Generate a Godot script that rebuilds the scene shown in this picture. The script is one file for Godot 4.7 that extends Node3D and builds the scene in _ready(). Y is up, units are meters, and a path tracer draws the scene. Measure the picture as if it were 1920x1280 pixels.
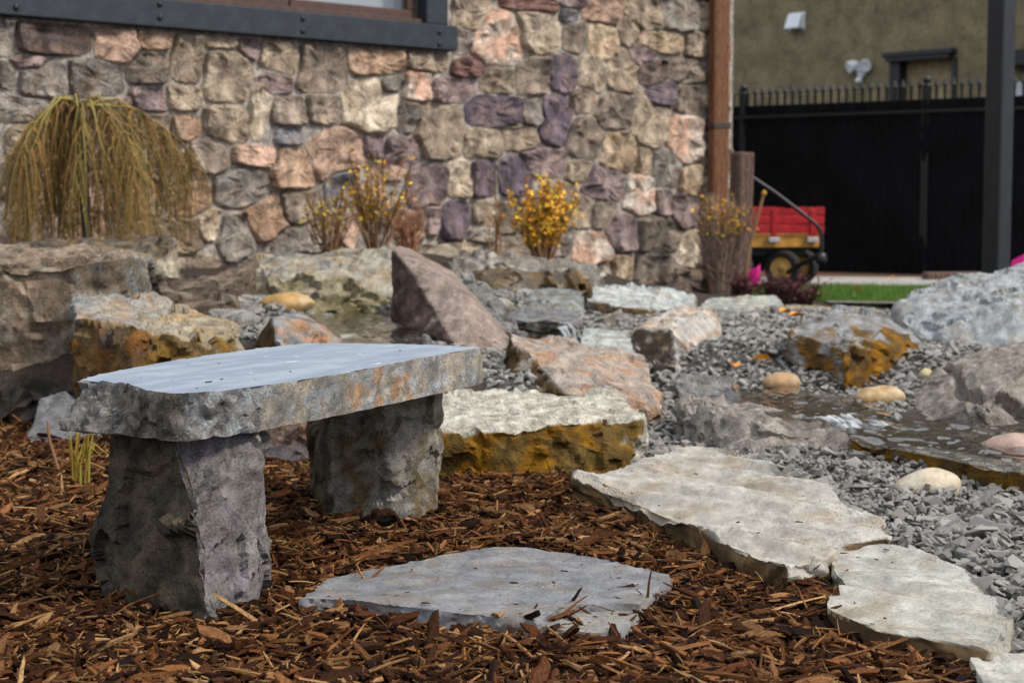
extends Node3D
# A stone garden bench in bark mulch, a small stream between boulders and a fieldstone building behind it.
# y up, metres. Photo pixels (1920 x 1280) give directions only; distances come from the ground or the thing touched.

const EYE := Vector3(0, 0.82, 0)
const FPX := 3200.0
var rng := RandomNumberGenerator.new()
var cam_basis: Basis
var taken := {}
var nz := FastNoiseLite.new()      # coarse value noise
var nf := FastNoiseLite.new()      # fractal noise
var nc := FastNoiseLite.new()      # cellular, for chipped faces
var M := {}

# ------------------------------------------------------------------ pixels and points
func ray(px: float, py: float) -> Vector3:
	return cam_basis * Vector3((px - 960.0) / FPX, (640.0 - py) / FPX, -1.0)
func at(px: float, py: float, d: float) -> Vector3:
	var r := ray(px, py)
	return EYE + r * (d / -r.z)
func on_y(px: float, py: float, y: float) -> Vector3:
	var r := ray(px, py)
	return EYE + r * ((y - EYE.y) / r.y)
func pix(p: Vector3) -> Vector2:
	var q := cam_basis.inverse() * (p - EYE)
	return Vector2(960.0 + FPX * q.x / -q.z, 640.0 - FPX * q.y / -q.z)
func K(hex: String) -> Color:
	return Color.html(hex).srgb_to_linear()

# ------------------------------------------------------------------ objects
func numbered(called: String) -> String:
	if not taken.has(called):
		taken[called] = 0
		return called
	taken[called] += 1
	return "%s_%03d" % [called, taken[called]]
func tag(o: Node, label := "", category := "", group := "", kind := "") -> Node:
	if label: o.set_meta("label", label)
	if category: o.set_meta("category", category)
	if group: o.set_meta("group", group)
	if kind: o.set_meta("kind", kind)
	return o
func thing(called: String, label: String, category: String, where := Vector3.ZERO, group := "") -> Node3D:
	var o := Node3D.new()
	o.name = numbered(called)
	add_child(o)
	o.position = where
	tag(o, label, category, group)
	return o
func part(parent: Node, called: String, mesh: Mesh, mat: Material, xf := Transform3D.IDENTITY) -> MeshInstance3D:
	var o := MeshInstance3D.new()
	o.name = called
	o.mesh = mesh
	if mat: o.material_override = mat
	o.transform = xf
	parent.add_child(o, true)
	return o
func solo(called: String, mesh: Mesh, mat: Material, where := Vector3.ZERO) -> MeshInstance3D:
	var o := MeshInstance3D.new()
	o.name = numbered(called)
	o.mesh = mesh
	o.material_override = mat
	o.position = where
	add_child(o)
	return o

# ------------------------------------------------------------------ mesh tools (front faces run clockwise)
func commit(v: PackedVector3Array, t: PackedInt32Array, c := PackedColorArray(), flat := false) -> ArrayMesh:
	var arr := []
	arr.resize(Mesh.ARRAY_MAX)
	if flat:
		var fv := PackedVector3Array(); var fn := PackedVector3Array(); var fc := PackedColorArray()
		for i in range(0, t.size(), 3):
			var a := v[t[i]]; var b := v[t[i + 1]]; var d := v[t[i + 2]]
			var n := -(b - a).cross(d - a).normalized()
			for k in 3:
				fv.append(v[t[i + k]]); fn.append(n)
				if c.size(): fc.append(c[t[i + k]])
		arr[Mesh.ARRAY_VERTEX] = fv
		arr[Mesh.ARRAY_NORMAL] = fn
		if c.size(): arr[Mesh.ARRAY_COLOR] = fc
	else:
		arr[Mesh.ARRAY_VERTEX] = v
		arr[Mesh.ARRAY_NORMAL] = normals(v, t)
		arr[Mesh.ARRAY_INDEX] = t
		if c.size(): arr[Mesh.ARRAY_COLOR] = c
	var m := ArrayMesh.new()
	m.add_surface_from_arrays(Mesh.PRIMITIVE_TRIANGLES, arr)
	return m
# corners share a normal only with faces that turn less than the crease angle: broken edges stay sharp
func creased(v: PackedVector3Array, t: PackedInt32Array, c: PackedColorArray, cosang := 0.86, split_top := false) -> ArrayMesh:
	var nf_ := t.size() / 3
	var fnv := PackedVector3Array(); fnv.resize(nf_)
	var fu := PackedVector3Array(); fu.resize(nf_)
	var cnt := PackedInt32Array(); cnt.resize(v.size() + 1)
	for f in nf_:
		var a := t[f * 3]; var b := t[f * 3 + 1]; var d := t[f * 3 + 2]
		var g := (v[d] - v[a]).cross(v[b] - v[a])
		fnv[f] = g
		fu[f] = g.normalized()
		cnt[a + 1] += 1; cnt[b + 1] += 1; cnt[d + 1] += 1
	for i in v.size(): cnt[i + 1] += cnt[i]
	var fill := cnt.duplicate()
	var adj := PackedInt32Array(); adj.resize(t.size())
	for i in t.size():
		var a := t[i]
		adj[fill[a]] = i / 3
		fill[a] += 1
	var m := ArrayMesh.new()
	for surf in (2 if split_top else 1):
		var ov := PackedVector3Array(); var on := PackedVector3Array(); var oc := PackedColorArray()
		for f in nf_:
			var u := fu[f]
			if split_top and (u.y > 0.8) != (surf == 0): continue
			for k in 3:
				var a := t[f * 3 + k]
				var n := Vector3.ZERO
				for e in range(cnt[a], cnt[a + 1]):
					var h := adj[e]
					if fu[h].dot(u) > cosang: n += fnv[h]
				ov.append(v[a]); on.append(n.normalized() if n.length_squared() > 1e-24 else u); oc.append(c[a])
		var arr := []
		arr.resize(Mesh.ARRAY_MAX)
		arr[Mesh.ARRAY_VERTEX] = ov; arr[Mesh.ARRAY_NORMAL] = on; arr[Mesh.ARRAY_COLOR] = oc
		m.add_surface_from_arrays(Mesh.PRIMITIVE_TRIANGLES, arr)
	return m
func normals(v: PackedVector3Array, t: PackedInt32Array) -> PackedVector3Array:
	var n := PackedVector3Array()
	n.resize(v.size())
	for i in range(0, t.size(), 3):
		var a := t[i]; var b := t[i + 1]; var d := t[i + 2]
		var g := (v[d] - v[a]).cross(v[b] - v[a])
		n[a] += g; n[b] += g; n[d] += g
	for i in n.size():
		n[i] = n[i].normalized() if n[i].length_squared() > 1e-20 else Vector3.UP
	return n
func hull(p: PackedVector3Array) -> PackedInt32Array:
	var out := PackedInt32Array()
	var n := p.size()
	for i in n:
		for j in range(i + 1, n):
			for k in range(j + 1, n):
				var g := (p[j] - p[i]).cross(p[k] - p[i])
				if g.length_squared() < 1e-14: continue
				var off := g.dot(p[i])
				var pos := false; var neg := false
				for m in n:
					if m == i or m == j or m == k: continue
					if g.dot(p[m]) > off: pos = true
					else: neg = true
					if pos and neg: break
				if pos and neg: continue
				if pos: out.append_array([i, j, k])    # g points inward: clockwise from outside
				else: out.append_array([i, k, j])
	return out
# split every edge that is longer than L, until none is
func refine(v: PackedVector3Array, t: PackedInt32Array, L: float) -> Array:
	for _pass in 9:
		var mids := {}
		var L2 := L * L
		var nt := PackedInt32Array()
		var any := false
		for i in range(0, t.size(), 3):
			var q := [t[i], t[i + 1], t[i + 2]]
			var m := [-1, -1, -1]
			var cnt := 0
			for e in 3:
				var a: int = q[e]; var b: int = q[(e + 1) % 3]
				if v[a].distance_squared_to(v[b]) > L2:
					var key := mini(a, b) * 4000037 + maxi(a, b)
					if not mids.has(key):
						mids[key] = v.size()
						v.append((v[a] + v[b]) * 0.5)
					m[e] = mids[key]
					cnt += 1
			if cnt == 0:
				nt.append_array(q)
				continue
			any = true
			if cnt == 3:
				nt.append_array([q[0], m[0], m[2], m[0], q[1], m[1], m[2], m[1], q[2], m[0], m[1], m[2]])
			elif cnt == 1:
				for e in 3:
					if m[e] >= 0:
						nt.append_array([q[e], m[e], q[(e + 2) % 3], m[e], q[(e + 1) % 3], q[(e + 2) % 3]])
			else:
				for e in 3:
					if m[e] < 0:      # edge e stays whole: q[e], q[e+1]
						var a: int = q[e]; var b: int = q[(e + 1) % 3]; var c: int = q[(e + 2) % 3]
						var m1: int = m[(e + 1) % 3]; var m2: int = m[(e + 2) % 3]
						nt.append_array([m1, c, m2])
						if v[a].distance_squared_to(v[m1]) < v[b].distance_squared_to(v[m2]):
							nt.append_array([a, b, m1, a, m1, m2])
						else:
							nt.append_array([a, b, m2, b, m1, m2])
		t = nt
		if not any: break
	return [v, t]
func relax(v: PackedVector3Array, t: PackedInt32Array, passes: int, keep := PackedByteArray()) -> PackedVector3Array:
	for _p in passes:
		var s := PackedVector3Array(); s.resize(v.size())
		var c := PackedInt32Array(); c.resize(v.size())
		for i in range(0, t.size(), 3):
			var a := t[i]; var b := t[i + 1]; var d := t[i + 2]
			s[a] += v[b] + v[d]; s[b] += v[a] + v[d]; s[d] += v[a] + v[b]
			c[a] += 2; c[b] += 2; c[d] += 2
		for i in v.size():
			if c[i] and not (keep.size() and keep[i]): v[i] = v[i].lerp(s[i] / c[i], 0.7)
	return v
# displaced stone. o: L, soft, amp, freq, rough, chip, strata [dir, per metre, amp], terrace [amp, stretch dir], calm (how still faces stay that look along `bed`), cols, faces, grooves
func stone_mesh(v: PackedVector3Array, t: PackedInt32Array, o: Dictionary) -> ArrayMesh:
	var L: float = o.get("L", 0.03)
	var r := refine(v, t, L)
	v = r[0]; t = r[1]
	v = relax(v, t, o.get("soft", 0))
	var n := normals(v, t)
	var amp: float = o.get("amp", 0.02)
	var fr: float = o.get("freq", 4.0)
	var rough: float = o.get("rough", 0.004)
	var chip: float = o.get("chip", 0.01)
	var chf: float = o.get("chf", 9.0)
	var strata: Array = o.get("strata", [])
	var terr: Array = o.get("terrace", [])
	var calm: float = o.get("calm", 1.0)
	var bed: Vector3 = o.get("bed", Vector3.UP)
	var grooves: Array = o.get("grooves", [])
	var cols: Array = o.cols
	var faces: Array = o.get("faces", [])
	var sh: Vector3 = Vector3(1, 1, 1) * float(o.get("seed", 0)) * 7.31
	var cfr: float = o.get("cfreq", 5.0)
	var ctr := Vector3.ZERO
	for p in v: ctr += p
	ctr /= v.size()
	var tdir := Vector3.ZERO
	var tper := Vector3.ZERO
	if terr.size():
		tdir = terr[1]
		tper = tdir.cross(Vector3.UP).normalized()
	amp *= 0.75
	var out := PackedVector3Array(); out.resize(v.size())
	var col := PackedColorArray(); col.resize(v.size())
	for i in v.size():
		var p := v[i]
		var q := p + sh
		var m := n[i]
		var still := lerpf(1.0, calm, smoothstep(0.75, 0.95, m.dot(bed)))
		var d := amp * nz.get_noise_3dv(q * fr) * still
		d += rough * nf.get_noise_3dv(q * 22.0) * (0.3 + 0.7 * still)
		if chip > 0.0:
			var cv := nc.get_noise_3dv(q * chf + Vector3(1, 1, 1) * 0.5 * nz.get_noise_3dv(q * chf * 1.5))
			d += chip * (0.35 * cv + 2.2 * (p - ctr).limit_length(0.5).dot(Vector3(sin(cv * 37.0), cos(cv * 51.0), sin(cv * 71.0 + 1.0)))) * still
		if strata.size():
			var sd: Vector3 = strata[0]
			var h := p.dot(sd) * float(strata[1]) + 0.8 * nz.get_noise_3dv(q * 3.0)
			var across := 1.0 - absf(m.dot(sd))
			d += float(strata[2]) * across * nz.get_noise_2d(h * 3.0, float(o.get("seed", 0)) * 13.0 + 0.6 * (q - sd * q.dot(sd)).length())
		if terr.size() and m.y > 0.55:
			var s := Vector3(q.dot(tper) * 5.0, q.dot(tdir) * 0.9, 0.0)
			var h2 := nf.get_noise_2d(s.x, s.y) * 6.5 + 0.3 * nz.get_noise_2d(s.x * 5.0, s.y * 5.0)
			var fl := floorf(h2)
			d += float(terr[0]) * (fl + 0.35 * (h2 - fl) + 0.65 * smoothstep(0.84, 1.0, h2 - fl))
		for gv in grooves:
			var gn: Vector3 = gv[1]
			var e := absf((p - gv[0]).dot(gn) + 0.03 * nz.get_noise_3dv(q * 5.0))
			d -= float(gv[3]) * (1.0 - smoothstep(0.0, float(gv[2]), e))
		out[i] = p + m * d
		# colour: mineral patches, iron-stained joint faces, and slab edges with painted shade
		var w1 := smoothstep(-0.4, 0.4, nf.get_noise_3dv(q * cfr) + 0.5 * nf.get_noise_3dv(q * 28.0))
		var c: Color = cols[0].lerp(cols[1], w1)
		if cols.size() > 2:
			c = c.lerp(cols[2], 0.8 * smoothstep(0.0, 0.45, nf.get_noise_3dv(q * cfr * 1.7 + Vector3(31, 5, 9))))
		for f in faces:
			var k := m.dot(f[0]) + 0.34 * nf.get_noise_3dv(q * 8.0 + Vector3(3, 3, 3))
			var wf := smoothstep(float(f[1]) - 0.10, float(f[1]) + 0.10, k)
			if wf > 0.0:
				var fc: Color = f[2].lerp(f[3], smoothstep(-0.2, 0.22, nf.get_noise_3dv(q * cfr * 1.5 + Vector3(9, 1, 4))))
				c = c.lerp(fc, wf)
		col[i] = c
	if o.get("ease", 0.2) > 0.0: out = settle(out, t, o.get("ease", 0.2))
	return creased(out, t, col, o.get("crease", 0.86))
func settle(v: PackedVector3Array, t: PackedInt32Array, k: float) -> PackedVector3Array:
	var w := relax(v.duplicate(), t, 1)
	for i in v.size(): v[i] = v[i].lerp(w[i], k)
	return v
func centre_of(v: PackedVector3Array) -> Vector3:
	var c := Vector3.ZERO
	var low := 1e9
	for p in v:
		c += p; low = minf(low, p.y)
	c /= v.size()
	return Vector3(c.x, low, c.z)
# hull points: [px, py, depth] of corners; drop: also put each of them down to this height
func points(list: Array, drop = null, spread := 1.0) -> PackedVector3Array:
	var v := PackedVector3Array()
	for q in list: v.append(at(q[0], q[1], q[2]))
	if drop != null:
		var c := centre_of(v)
		var k := v.size()
		for i in k:
			if v[i].y > float(drop) + 0.03:
				v.append(Vector3(c.x + (v[i].x - c.x) * spread, drop, c.z + (v[i].z - c.z) * spread))
	for i in v.size():
		v[i] += Vector3(rng.randf_range(-1, 1), rng.randf_range(-1, 1), rng.randf_range(-1, 1)) * 0.0008
	return v
func rock(called: String, label: String, category: String, v: PackedVector3Array, o: Dictionary, mat = null, group := "") -> MeshInstance3D:
	var c := centre_of(v)
	for i in v.size(): v[i] -= c
	o["seed"] = o.get("seed", taken.size() + v.size() * 0.37 + c.x)
	for g in o.get("grooves", []): g[0] -= c
	var mesh := stone_mesh(v, hull(v), o)
	var r := solo(called, mesh, mat if mat else M.rock, c)
	tag(r, label, category, group)
	return r
# flat slab from an outline at height y (pixels), non-convex allowed
func slab_shape(outline: Array, y: float, thick: float, flare := 0.0) -> Array:
	var poly := PackedVector2Array()
	for q in outline:
		var p := on_y(q[0], q[1], q[2] if q.size() > 2 else y)
		poly.append(Vector2(p.x, p.z))
	if Geometry2D.is_polygon_clockwise(poly): poly.reverse()
	var c := Vector2.ZERO
	for p in poly: c += p
	c /= poly.size()
	var v := PackedVector3Array()
	for p in poly: v.append(Vector3(p.x, y, p.y))
	for p in poly:
		var q := c + (p - c) * (1.0 + flare)
		v.append(Vector3(q.x, y - thick, q.y))
	var tri := Geometry2D.triangulate_polygon(poly)
	var t := PackedInt32Array()
	var n := poly.size()
	for i in range(0, tri.size(), 3):
		var a := tri[i]; var b := tri[i + 1]; var d := tri[i + 2]
		var up := (v[d] - v[a]).cross(v[b] - v[a]).y
		if up < 0.0:
			var s := b; b = d; d = s
		t.append_array([a, b, d, a + n, d + n, b + n])
	var way := 0.0
	for i in n:
		var j := (i + 1) % n
		var mid := (v[i] + v[j]) * 0.5 - Vector3(c.x, y, c.y)
		way += Vector3.DOWN.cross(v[j] - v[i]).dot(mid)
	for i in n:
		var j := (i + 1) % n
		if way > 0.0: t.append_array([i, j, i + n, j, j + n, i + n])
		else: t.append_array([i, i + n, j, j, i + n, j + n])
	return [v, t]

# ------------------------------------------------------------------ small mesh builders
class MB:
	var v := PackedVector3Array()
	var t := PackedInt32Array()
	var c := PackedColorArray()
	var cur := Color(1, 1, 1)
	func quad(a: Vector3, b: Vector3, d: Vector3, e: Vector3) -> void:      # clockwise from outside
		var k := v.size()
		v.append_array([a, b, d, e]); c.append_array([cur, cur, cur, cur])
		t.append_array([k, k + 1, k + 2, k, k + 2, k + 3])
	func tri(a: Vector3, b: Vector3, d: Vector3) -> void:
		var k := v.size()
		v.append_array([a, b, d]); c.append_array([cur, cur, cur])
		t.append_array([k, k + 1, k + 2])
	func box(lo: Vector3, hi: Vector3, bev := 0.0) -> void:
		var x := [lo.x, hi.x]; var y := [lo.y, hi.y]; var z := [lo.z, hi.z]
		if bev <= 0.0:
			var p := func(i, j, k): return Vector3(x[i], y[j], z[k])
			quad(p.call(0,0,1), p.call(0,1,1), p.call(1,1,1), p.call(1,0,1))
			quad(p.call(1,0,0), p.call(1,1,0), p.call(0,1,0), p.call(0,0,0))
			quad(p.call(1,0,1), p.call(1,1,1), p.call(1,1,0), p.call(1,0,0))
			quad(p.call(0,0,0), p.call(0,1,0), p.call(0,1,1), p.call(0,0,1))
			quad(p.call(0,1,1), p.call(0,1,0), p.call(1,1,0), p.call(1,1,1))
			quad(p.call(0,0,0), p.call(0,0,1), p.call(1,0,1), p.call(1,0,0))
			return
		# chamfered: three crossed boxes' corner points joined as a hull of 24 points
		var mid := (lo + hi) * 0.5
		var h := (hi - lo) * 0.5
		var face := func(ax: int, s: float):
			var u := (ax + 1) % 3; var w := (ax + 2) % 3
			var pts := []
			for q in [[-1, -1], [1, -1], [1, 1], [-1, 1]]:
				var p := Vector3.ZERO
				p[ax] = s * h[ax]; p[u] = q[0] * (h[u] - bev); p[w] = q[1] * (h[w] - bev)
				pts.append(mid + p)
			return pts
		for ax in 3:
			for s in [-1.0, 1.0]:
				var f: Array = face.call(ax, s)
				if s > 0: quad(f[0], f[3], f[2], f[1])
				else: quad(f[0], f[1], f[2], f[3])
		for ax in 3:
			var u := (ax + 1) % 3; var w := (ax + 2) % 3
			for su in [-1.0, 1.0]:
				for sw in [-1.0, 1.0]:
					var a := Vector3.ZERO; var b := Vector3.ZERO; var d := Vector3.ZERO; var e := Vector3.ZERO
					a[ax] = -(h[ax] - bev); b[ax] = h[ax] - bev; d[ax] = h[ax] - bev; e[ax] = -(h[ax] - bev)
					a[u] = su * h[u]; b[u] = su * h[u]; d[u] = su * (h[u] - bev); e[u] = su * (h[u] - bev)
					a[w] = sw * (h[w] - bev); b[w] = sw * (h[w] - bev); d[w] = sw * h[w]; e[w] = sw * h[w]
					if su * sw > 0: quad(mid + a, mid + b, mid + d, mid + e)
					else: quad(mid + a, mid + e, mid + d, mid + b)
		for sx in [-1.0, 1.0]:
			for sy in [-1.0, 1.0]:
				for sz in [-1.0, 1.0]:
					var s := Vector3(sx, sy, sz)
					var a := mid + s * Vector3(h.x, h.y - bev, h.z - bev)
					var b := mid + s * Vector3(h.x - bev, h.y, h.z - bev)
					var d := mid + s * Vector3(h.x - bev, h.y - bev, h.z)
					if sx * sy * sz > 0: tri(a, d, b)
					else: tri(a, b, d)
	func tube(path: Array, radii: Array, sides := 6, caps := true) -> void:
		var k0 := v.size()
		var side := Vector3.ZERO
		for i in path.size():
			var dir: Vector3 = (path[mini(i + 1, path.size() - 1)] - path[maxi(i - 1, 0)]).normalized()
			if side == Vector3.ZERO:
				side = dir.cross(Vector3.UP if absf(dir.y) < 0.9 else Vector3.RIGHT).normalized()
			side = (side - dir * side.dot(dir)).normalized()
			var up := dir.cross(side)
			var r: float = radii[mini(i, radii.size() - 1)]
			for s in sides:
				var a := TAU * s / sides
				v.append(path[i] + (side * cos(a) + up * sin(a)) * r)
				c.append(cur)
		for i in path.size() - 1:
			for s in sides:
				var a := k0 + i * sides + s; var b := k0 + i * sides + (s + 1) % sides
				t.append_array([a, a + sides, b, b, a + sides, b + sides])
		if caps:
			for e in [0, path.size() - 1]:
				var k := v.size()
				v.append(path[e]); c.append(cur)
				for s in sides:
					var a: int = k0 + e * sides + s; var b: int = k0 + e * sides + (s + 1) % sides
					if e == 0: t.append_array([k, a, b])
					else: t.append_array([k, b, a])
	func lathe(axis_from: Vector3, axis: Vector3, prof: Array, sides := 20) -> void:      # prof: [along, radius]
		var path := []; var rad := []
		for q in prof:
			path.append(axis_from + axis * q[0]); rad.append(q[1])
		var k0 := v.size()
		var side := axis.cross(Vector3.UP if absf(axis.y) < 0.9 else Vector3.RIGHT).normalized()
		var up := axis.cross(side)
		for i in path.size():
			for s in sides:
				var a := TAU * s / sides
				v.append(path[i] + (side * cos(a) + up * sin(a)) * rad[i]); c.append(cur)
		for i in path.size() - 1:
			for s in sides:
				var a := k0 + i * sides + s; var b := k0 + i * sides + (s + 1) % sides
				t.append_array([a, a + sides, b, b, a + sides, b + sides])
func made(b: MB, flat := false, colored := false) -> ArrayMesh:
	return commit(b.v, b.t, b.c if colored else PackedColorArray(), flat)
func box_mesh(lo: Vector3, hi: Vector3, bev := 0.0) -> ArrayMesh:
	var b := MB.new()
	b.box(lo, hi, bev)
	return made(b, true)

# ------------------------------------------------------------------ textures and materials
func noise_bytes(size: int, freq: float, seed_: int, kind := FastNoiseLite.TYPE_SIMPLEX_SMOOTH, oct := 4) -> PackedByteArray:
	var n := FastNoiseLite.new()
	n.seed = seed_
	n.noise_type = kind
	n.frequency = freq
	n.fractal_type = FastNoiseLite.FRACTAL_FBM if oct > 1 else FastNoiseLite.FRACTAL_NONE
	n.fractal_octaves = oct
	var im := n.get_seamless_image(size, size, false, false, 0.15, true)
	im.convert(Image.FORMAT_L8)
	return im.get_data()
func grey_tex(data: PackedByteArray, size: int) -> ImageTexture:
	var im := Image.create_from_data(size, size, false, Image.FORMAT_L8, data)
	im.generate_mipmaps()
	return ImageTexture.create_from_image(im)
func mat(color := Color(1, 1, 1), rough := 0.9) -> StandardMaterial3D:
	var m := StandardMaterial3D.new()
	m.albedo_color = color
	m.roughness = rough
	return m
func grained(tex: Texture2D, bump: Texture2D, relief: float, scale: float, rough: float, vertex := true, color := Color(1, 1, 1)) -> StandardMaterial3D:
	var m := mat(color, rough)
	m.vertex_color_use_as_albedo = vertex
	m.albedo_texture = tex
	m.uv1_triplanar = true
	m.uv1_scale = Vector3(1, 1, 1) * scale
	if bump:
		m.heightmap_enabled = true
		m.heightmap_texture = bump
		m.heightmap_scale = relief
	return m
func make_materials() -> void:
	var S := 512
	var a := noise_bytes(S, 0.012, 1, FastNoiseLite.TYPE_SIMPLEX_SMOOTH, 6)
	var b := noise_bytes(S, 0.09, 2, FastNoiseLite.TYPE_SIMPLEX_SMOOTH, 4)
	var c := noise_bytes(S, 0.25, 3, FastNoiseLite.TYPE_VALUE, 2)
	var e := noise_bytes(S, 0.035, 4, FastNoiseLite.TYPE_CELLULAR, 3)
	var h := noise_bytes(S, 0.010, 6, FastNoiseLite.TYPE_SIMPLEX_SMOOTH, 5)
	var grain := PackedByteArray(); grain.resize(S * S)
	var relief := PackedByteArray(); relief.resize(S * S)
	var fibre := PackedByteArray(); fibre.resize(S * S)
	var fine := PackedByteArray(); fine.resize(S * S)
	var honed := PackedByteArray(); honed.resize(S * S)
	var weave := PackedByteArray(); weave.resize(S * S)
	var wood := PackedByteArray(); wood.resize(S * S)
	for i in S * S:
		var fa := a[i] / 255.0 - 0.5; var fb := b[i] / 255.0 - 0.5; var fc := c[i] / 255.0 - 0.5; var fe := e[i] / 255.0 - 0.5
		var crack := pow(1.0 - absf(2.0 * (h[i] / 255.0 - 0.5)), 22.0)
		var g := 0.82 + 0.50 * fa + 0.42 * fb + 0.30 * fc - 0.30 * crack
		if fb > 0.27 and fc > 0.05: g += 0.22        # pale mineral specks
		if fb < -0.28: g -= 0.16                     # dark pits
		grain[i] = clampi(int(g * 255.0), 40, 255)
		relief[i] = clampi(int((0.55 + 0.5 * fa + 0.35 * fb + 0.20 * fc + 0.30 * fe - 0.35 * crack) * 255.0), 0, 255)
		fine[i] = clampi(int((0.87 + 0.26 * fa + 0.20 * fb + 0.12 * fc - 0.16 * crack) * 255.0), 60, 255)
		honed[i] = clampi(int((0.93 + 0.10 * fa + 0.05 * fb + 0.05 * fc) * 255.0), 60, 255)
		var x := i % S; var y := i / S
		weave[i] = clampi(int(255.0 * (0.62 + 0.38 * (1.0 if ((x / 4) + (y / 4)) % 2 == 0 else 0.2) * (0.8 + fb))), 0, 255)
		fibre[i] = clampi(int(255.0 * (0.78 + 0.14 * sin(TAU * (y * 26.0 / S + fa * 1.6)) * (0.6 + fb) + 0.24 * fb + 0.14 * fc)), 30, 255)
		wood[i] = clampi(int(255.0 * (0.72 + 0.22 * sin(TAU * (x * 14.0 / S + fa * 1.2)) * (0.6 + fb) + 0.3 * fb + 0.12 * fc)), 30, 255)
	var tg := grey_tex(grain, S); var tr := grey_tex(relief, S); var tf := grey_tex(fine, S)
	var tsm := grey_tex(honed, S)
	var tw := grey_tex(weave, S); var two := grey_tex(wood, S)
	M.rock = grained(tg, tr, 0.5, 2.4, 0.92)
	M.pale = grained(tf, tr, 0.09, 2.2, 0.9)
	M.cobble = grained(tf, tr, 0.18, 3.0, 0.6)
	M.wet = grained(tg, tr, 0.4, 2.6, 0.32)
	M.leg = grained(tg, tr, 0.22, 3.4, 0.9)
	M.seat = grained(tsm, tr, 0.02, 1.6, 0.55)
	for k in ["rock", "pale", "leg", "seat"]: M[k].metallic_specular = 0.25
	M.wallstone = grained(tg, tr, 1.2, 1.3, 0.92)
	M.mortar = grained(tg, tr, 0.5, 2.4, 0.96, false, Color.html("c2b8ae"))
	M.soil = grained(tg, tr, 2.0, 3.0, 0.97)
	M.concrete = grained(tf, tr, 0.2, 0.9, 0.9, false, Color.html("b4ada8"))
	M.kerb = grained(tf, tr, 0.2, 0.9, 0.9, false, Color.html("807a76"))
	M.stucco = grained(tf, tr, 0.1, 0.35, 0.95, false, Color.html("8d8062"))
	M.stucco_light = grained(tf, tr, 0.3, 1.4, 0.95, false, Color.html("b3a07c"))
	M.trim = grained(tf, tr, 0.05, 1.5, 0.55, false, Color.html("2c3540"))
	M.bolt = mat(Color.html("16181b"), 0.5)
	M.frame = grained(tf, tr, 0.05, 2.0, 0.6, false, Color.html("5a4038"))
	M.pipe = grained(two, two, 0.25, 1.6, 0.55, false, Color.html("8f5a34"))
	M.strap = mat(Color.html("3c2f28"), 0.6)
	M.post_wood = grained(two, two, 0.5, 1.8, 0.9, false, Color.html("7d6256"))
	M.iron = mat(Color.html("16171a"), 0.5)
	M.screen = grained(tw, tw, 0.06, 6.0, 0.85, false, Color.html("191a1d"))
	M.screen.metallic_specular = 0.2
	M.steel_post = grained(tf, tr, 0.03, 1.5, 0.5, false, Color.html("25282d"))
	M.white = mat(Color.html("d8dbe0"), 0.45)
	M.red = grained(tf, two, 0.05, 2.0, 0.45, false, Color.html("c0121f"))
	M.yellow = grained(tf, two, 0.05, 2.0, 0.45, false, Color.html("e0a03c"))
	M.rubber = grained(tg, tr, 0.1, 6.0, 0.85, false, Color.html("2a2725"))
	M.rim = mat(Color.html("d0a45e"), 0.5)
	M.black = mat(Color.html("1c1d22"), 0.42)
	M.bracket = mat(Color.html("c9c4c4"), 0.4); M.bracket.metallic = 0.6
	M.pink = mat(Color.html("f01690"), 0.6); M.pink.backlight_enabled = true; M.pink.backlight = Color(0.4, 0.05, 0.25)
	M.leaf = mat(Color(1, 1, 1), 0.7); M.leaf.vertex_color_use_as_albedo = true; M.leaf.backlight_enabled = true; M.leaf.backlight = Color(0.35, 0.35, 0.35)
	M.twig = mat(Color(1, 1, 1), 0.8); M.twig.vertex_color_use_as_albedo = true
	var tfi := grey_tex(fibre, S)
	M.chip = grained(tfi, tfi, 0.12, 7.0, 0.85)
	M.chip.metallic_specular = 0.2
	M.gravel = grained(tf, tr, 0.12, 7.0, 0.8)
	M.water = mat(Color(0.17, 0.13, 0.08, 0.35), 0.03)
	M.water.transparency = BaseMaterial3D.TRANSPARENCY_ALPHA
	M.foam = mat(Color(0.86, 0.88, 0.9, 0.75), 0.6)
	M.foam.metallic_specular = 0.2
	M.foam.transparency = BaseMaterial3D.TRANSPARENCY_ALPHA
	M.foam.vertex_color_use_as_albedo = true
	M.glass = mat(Color(0.5, 0.55, 0.6, 0.18), 0.02)
	M.glass.transparency = BaseMaterial3D.TRANSPARENCY_ALPHA
	M.blind = mat(Color.html("c9ced8"), 0.7)
	M.dark_room = mat(Color.html("9a9088"), 0.9)

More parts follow.
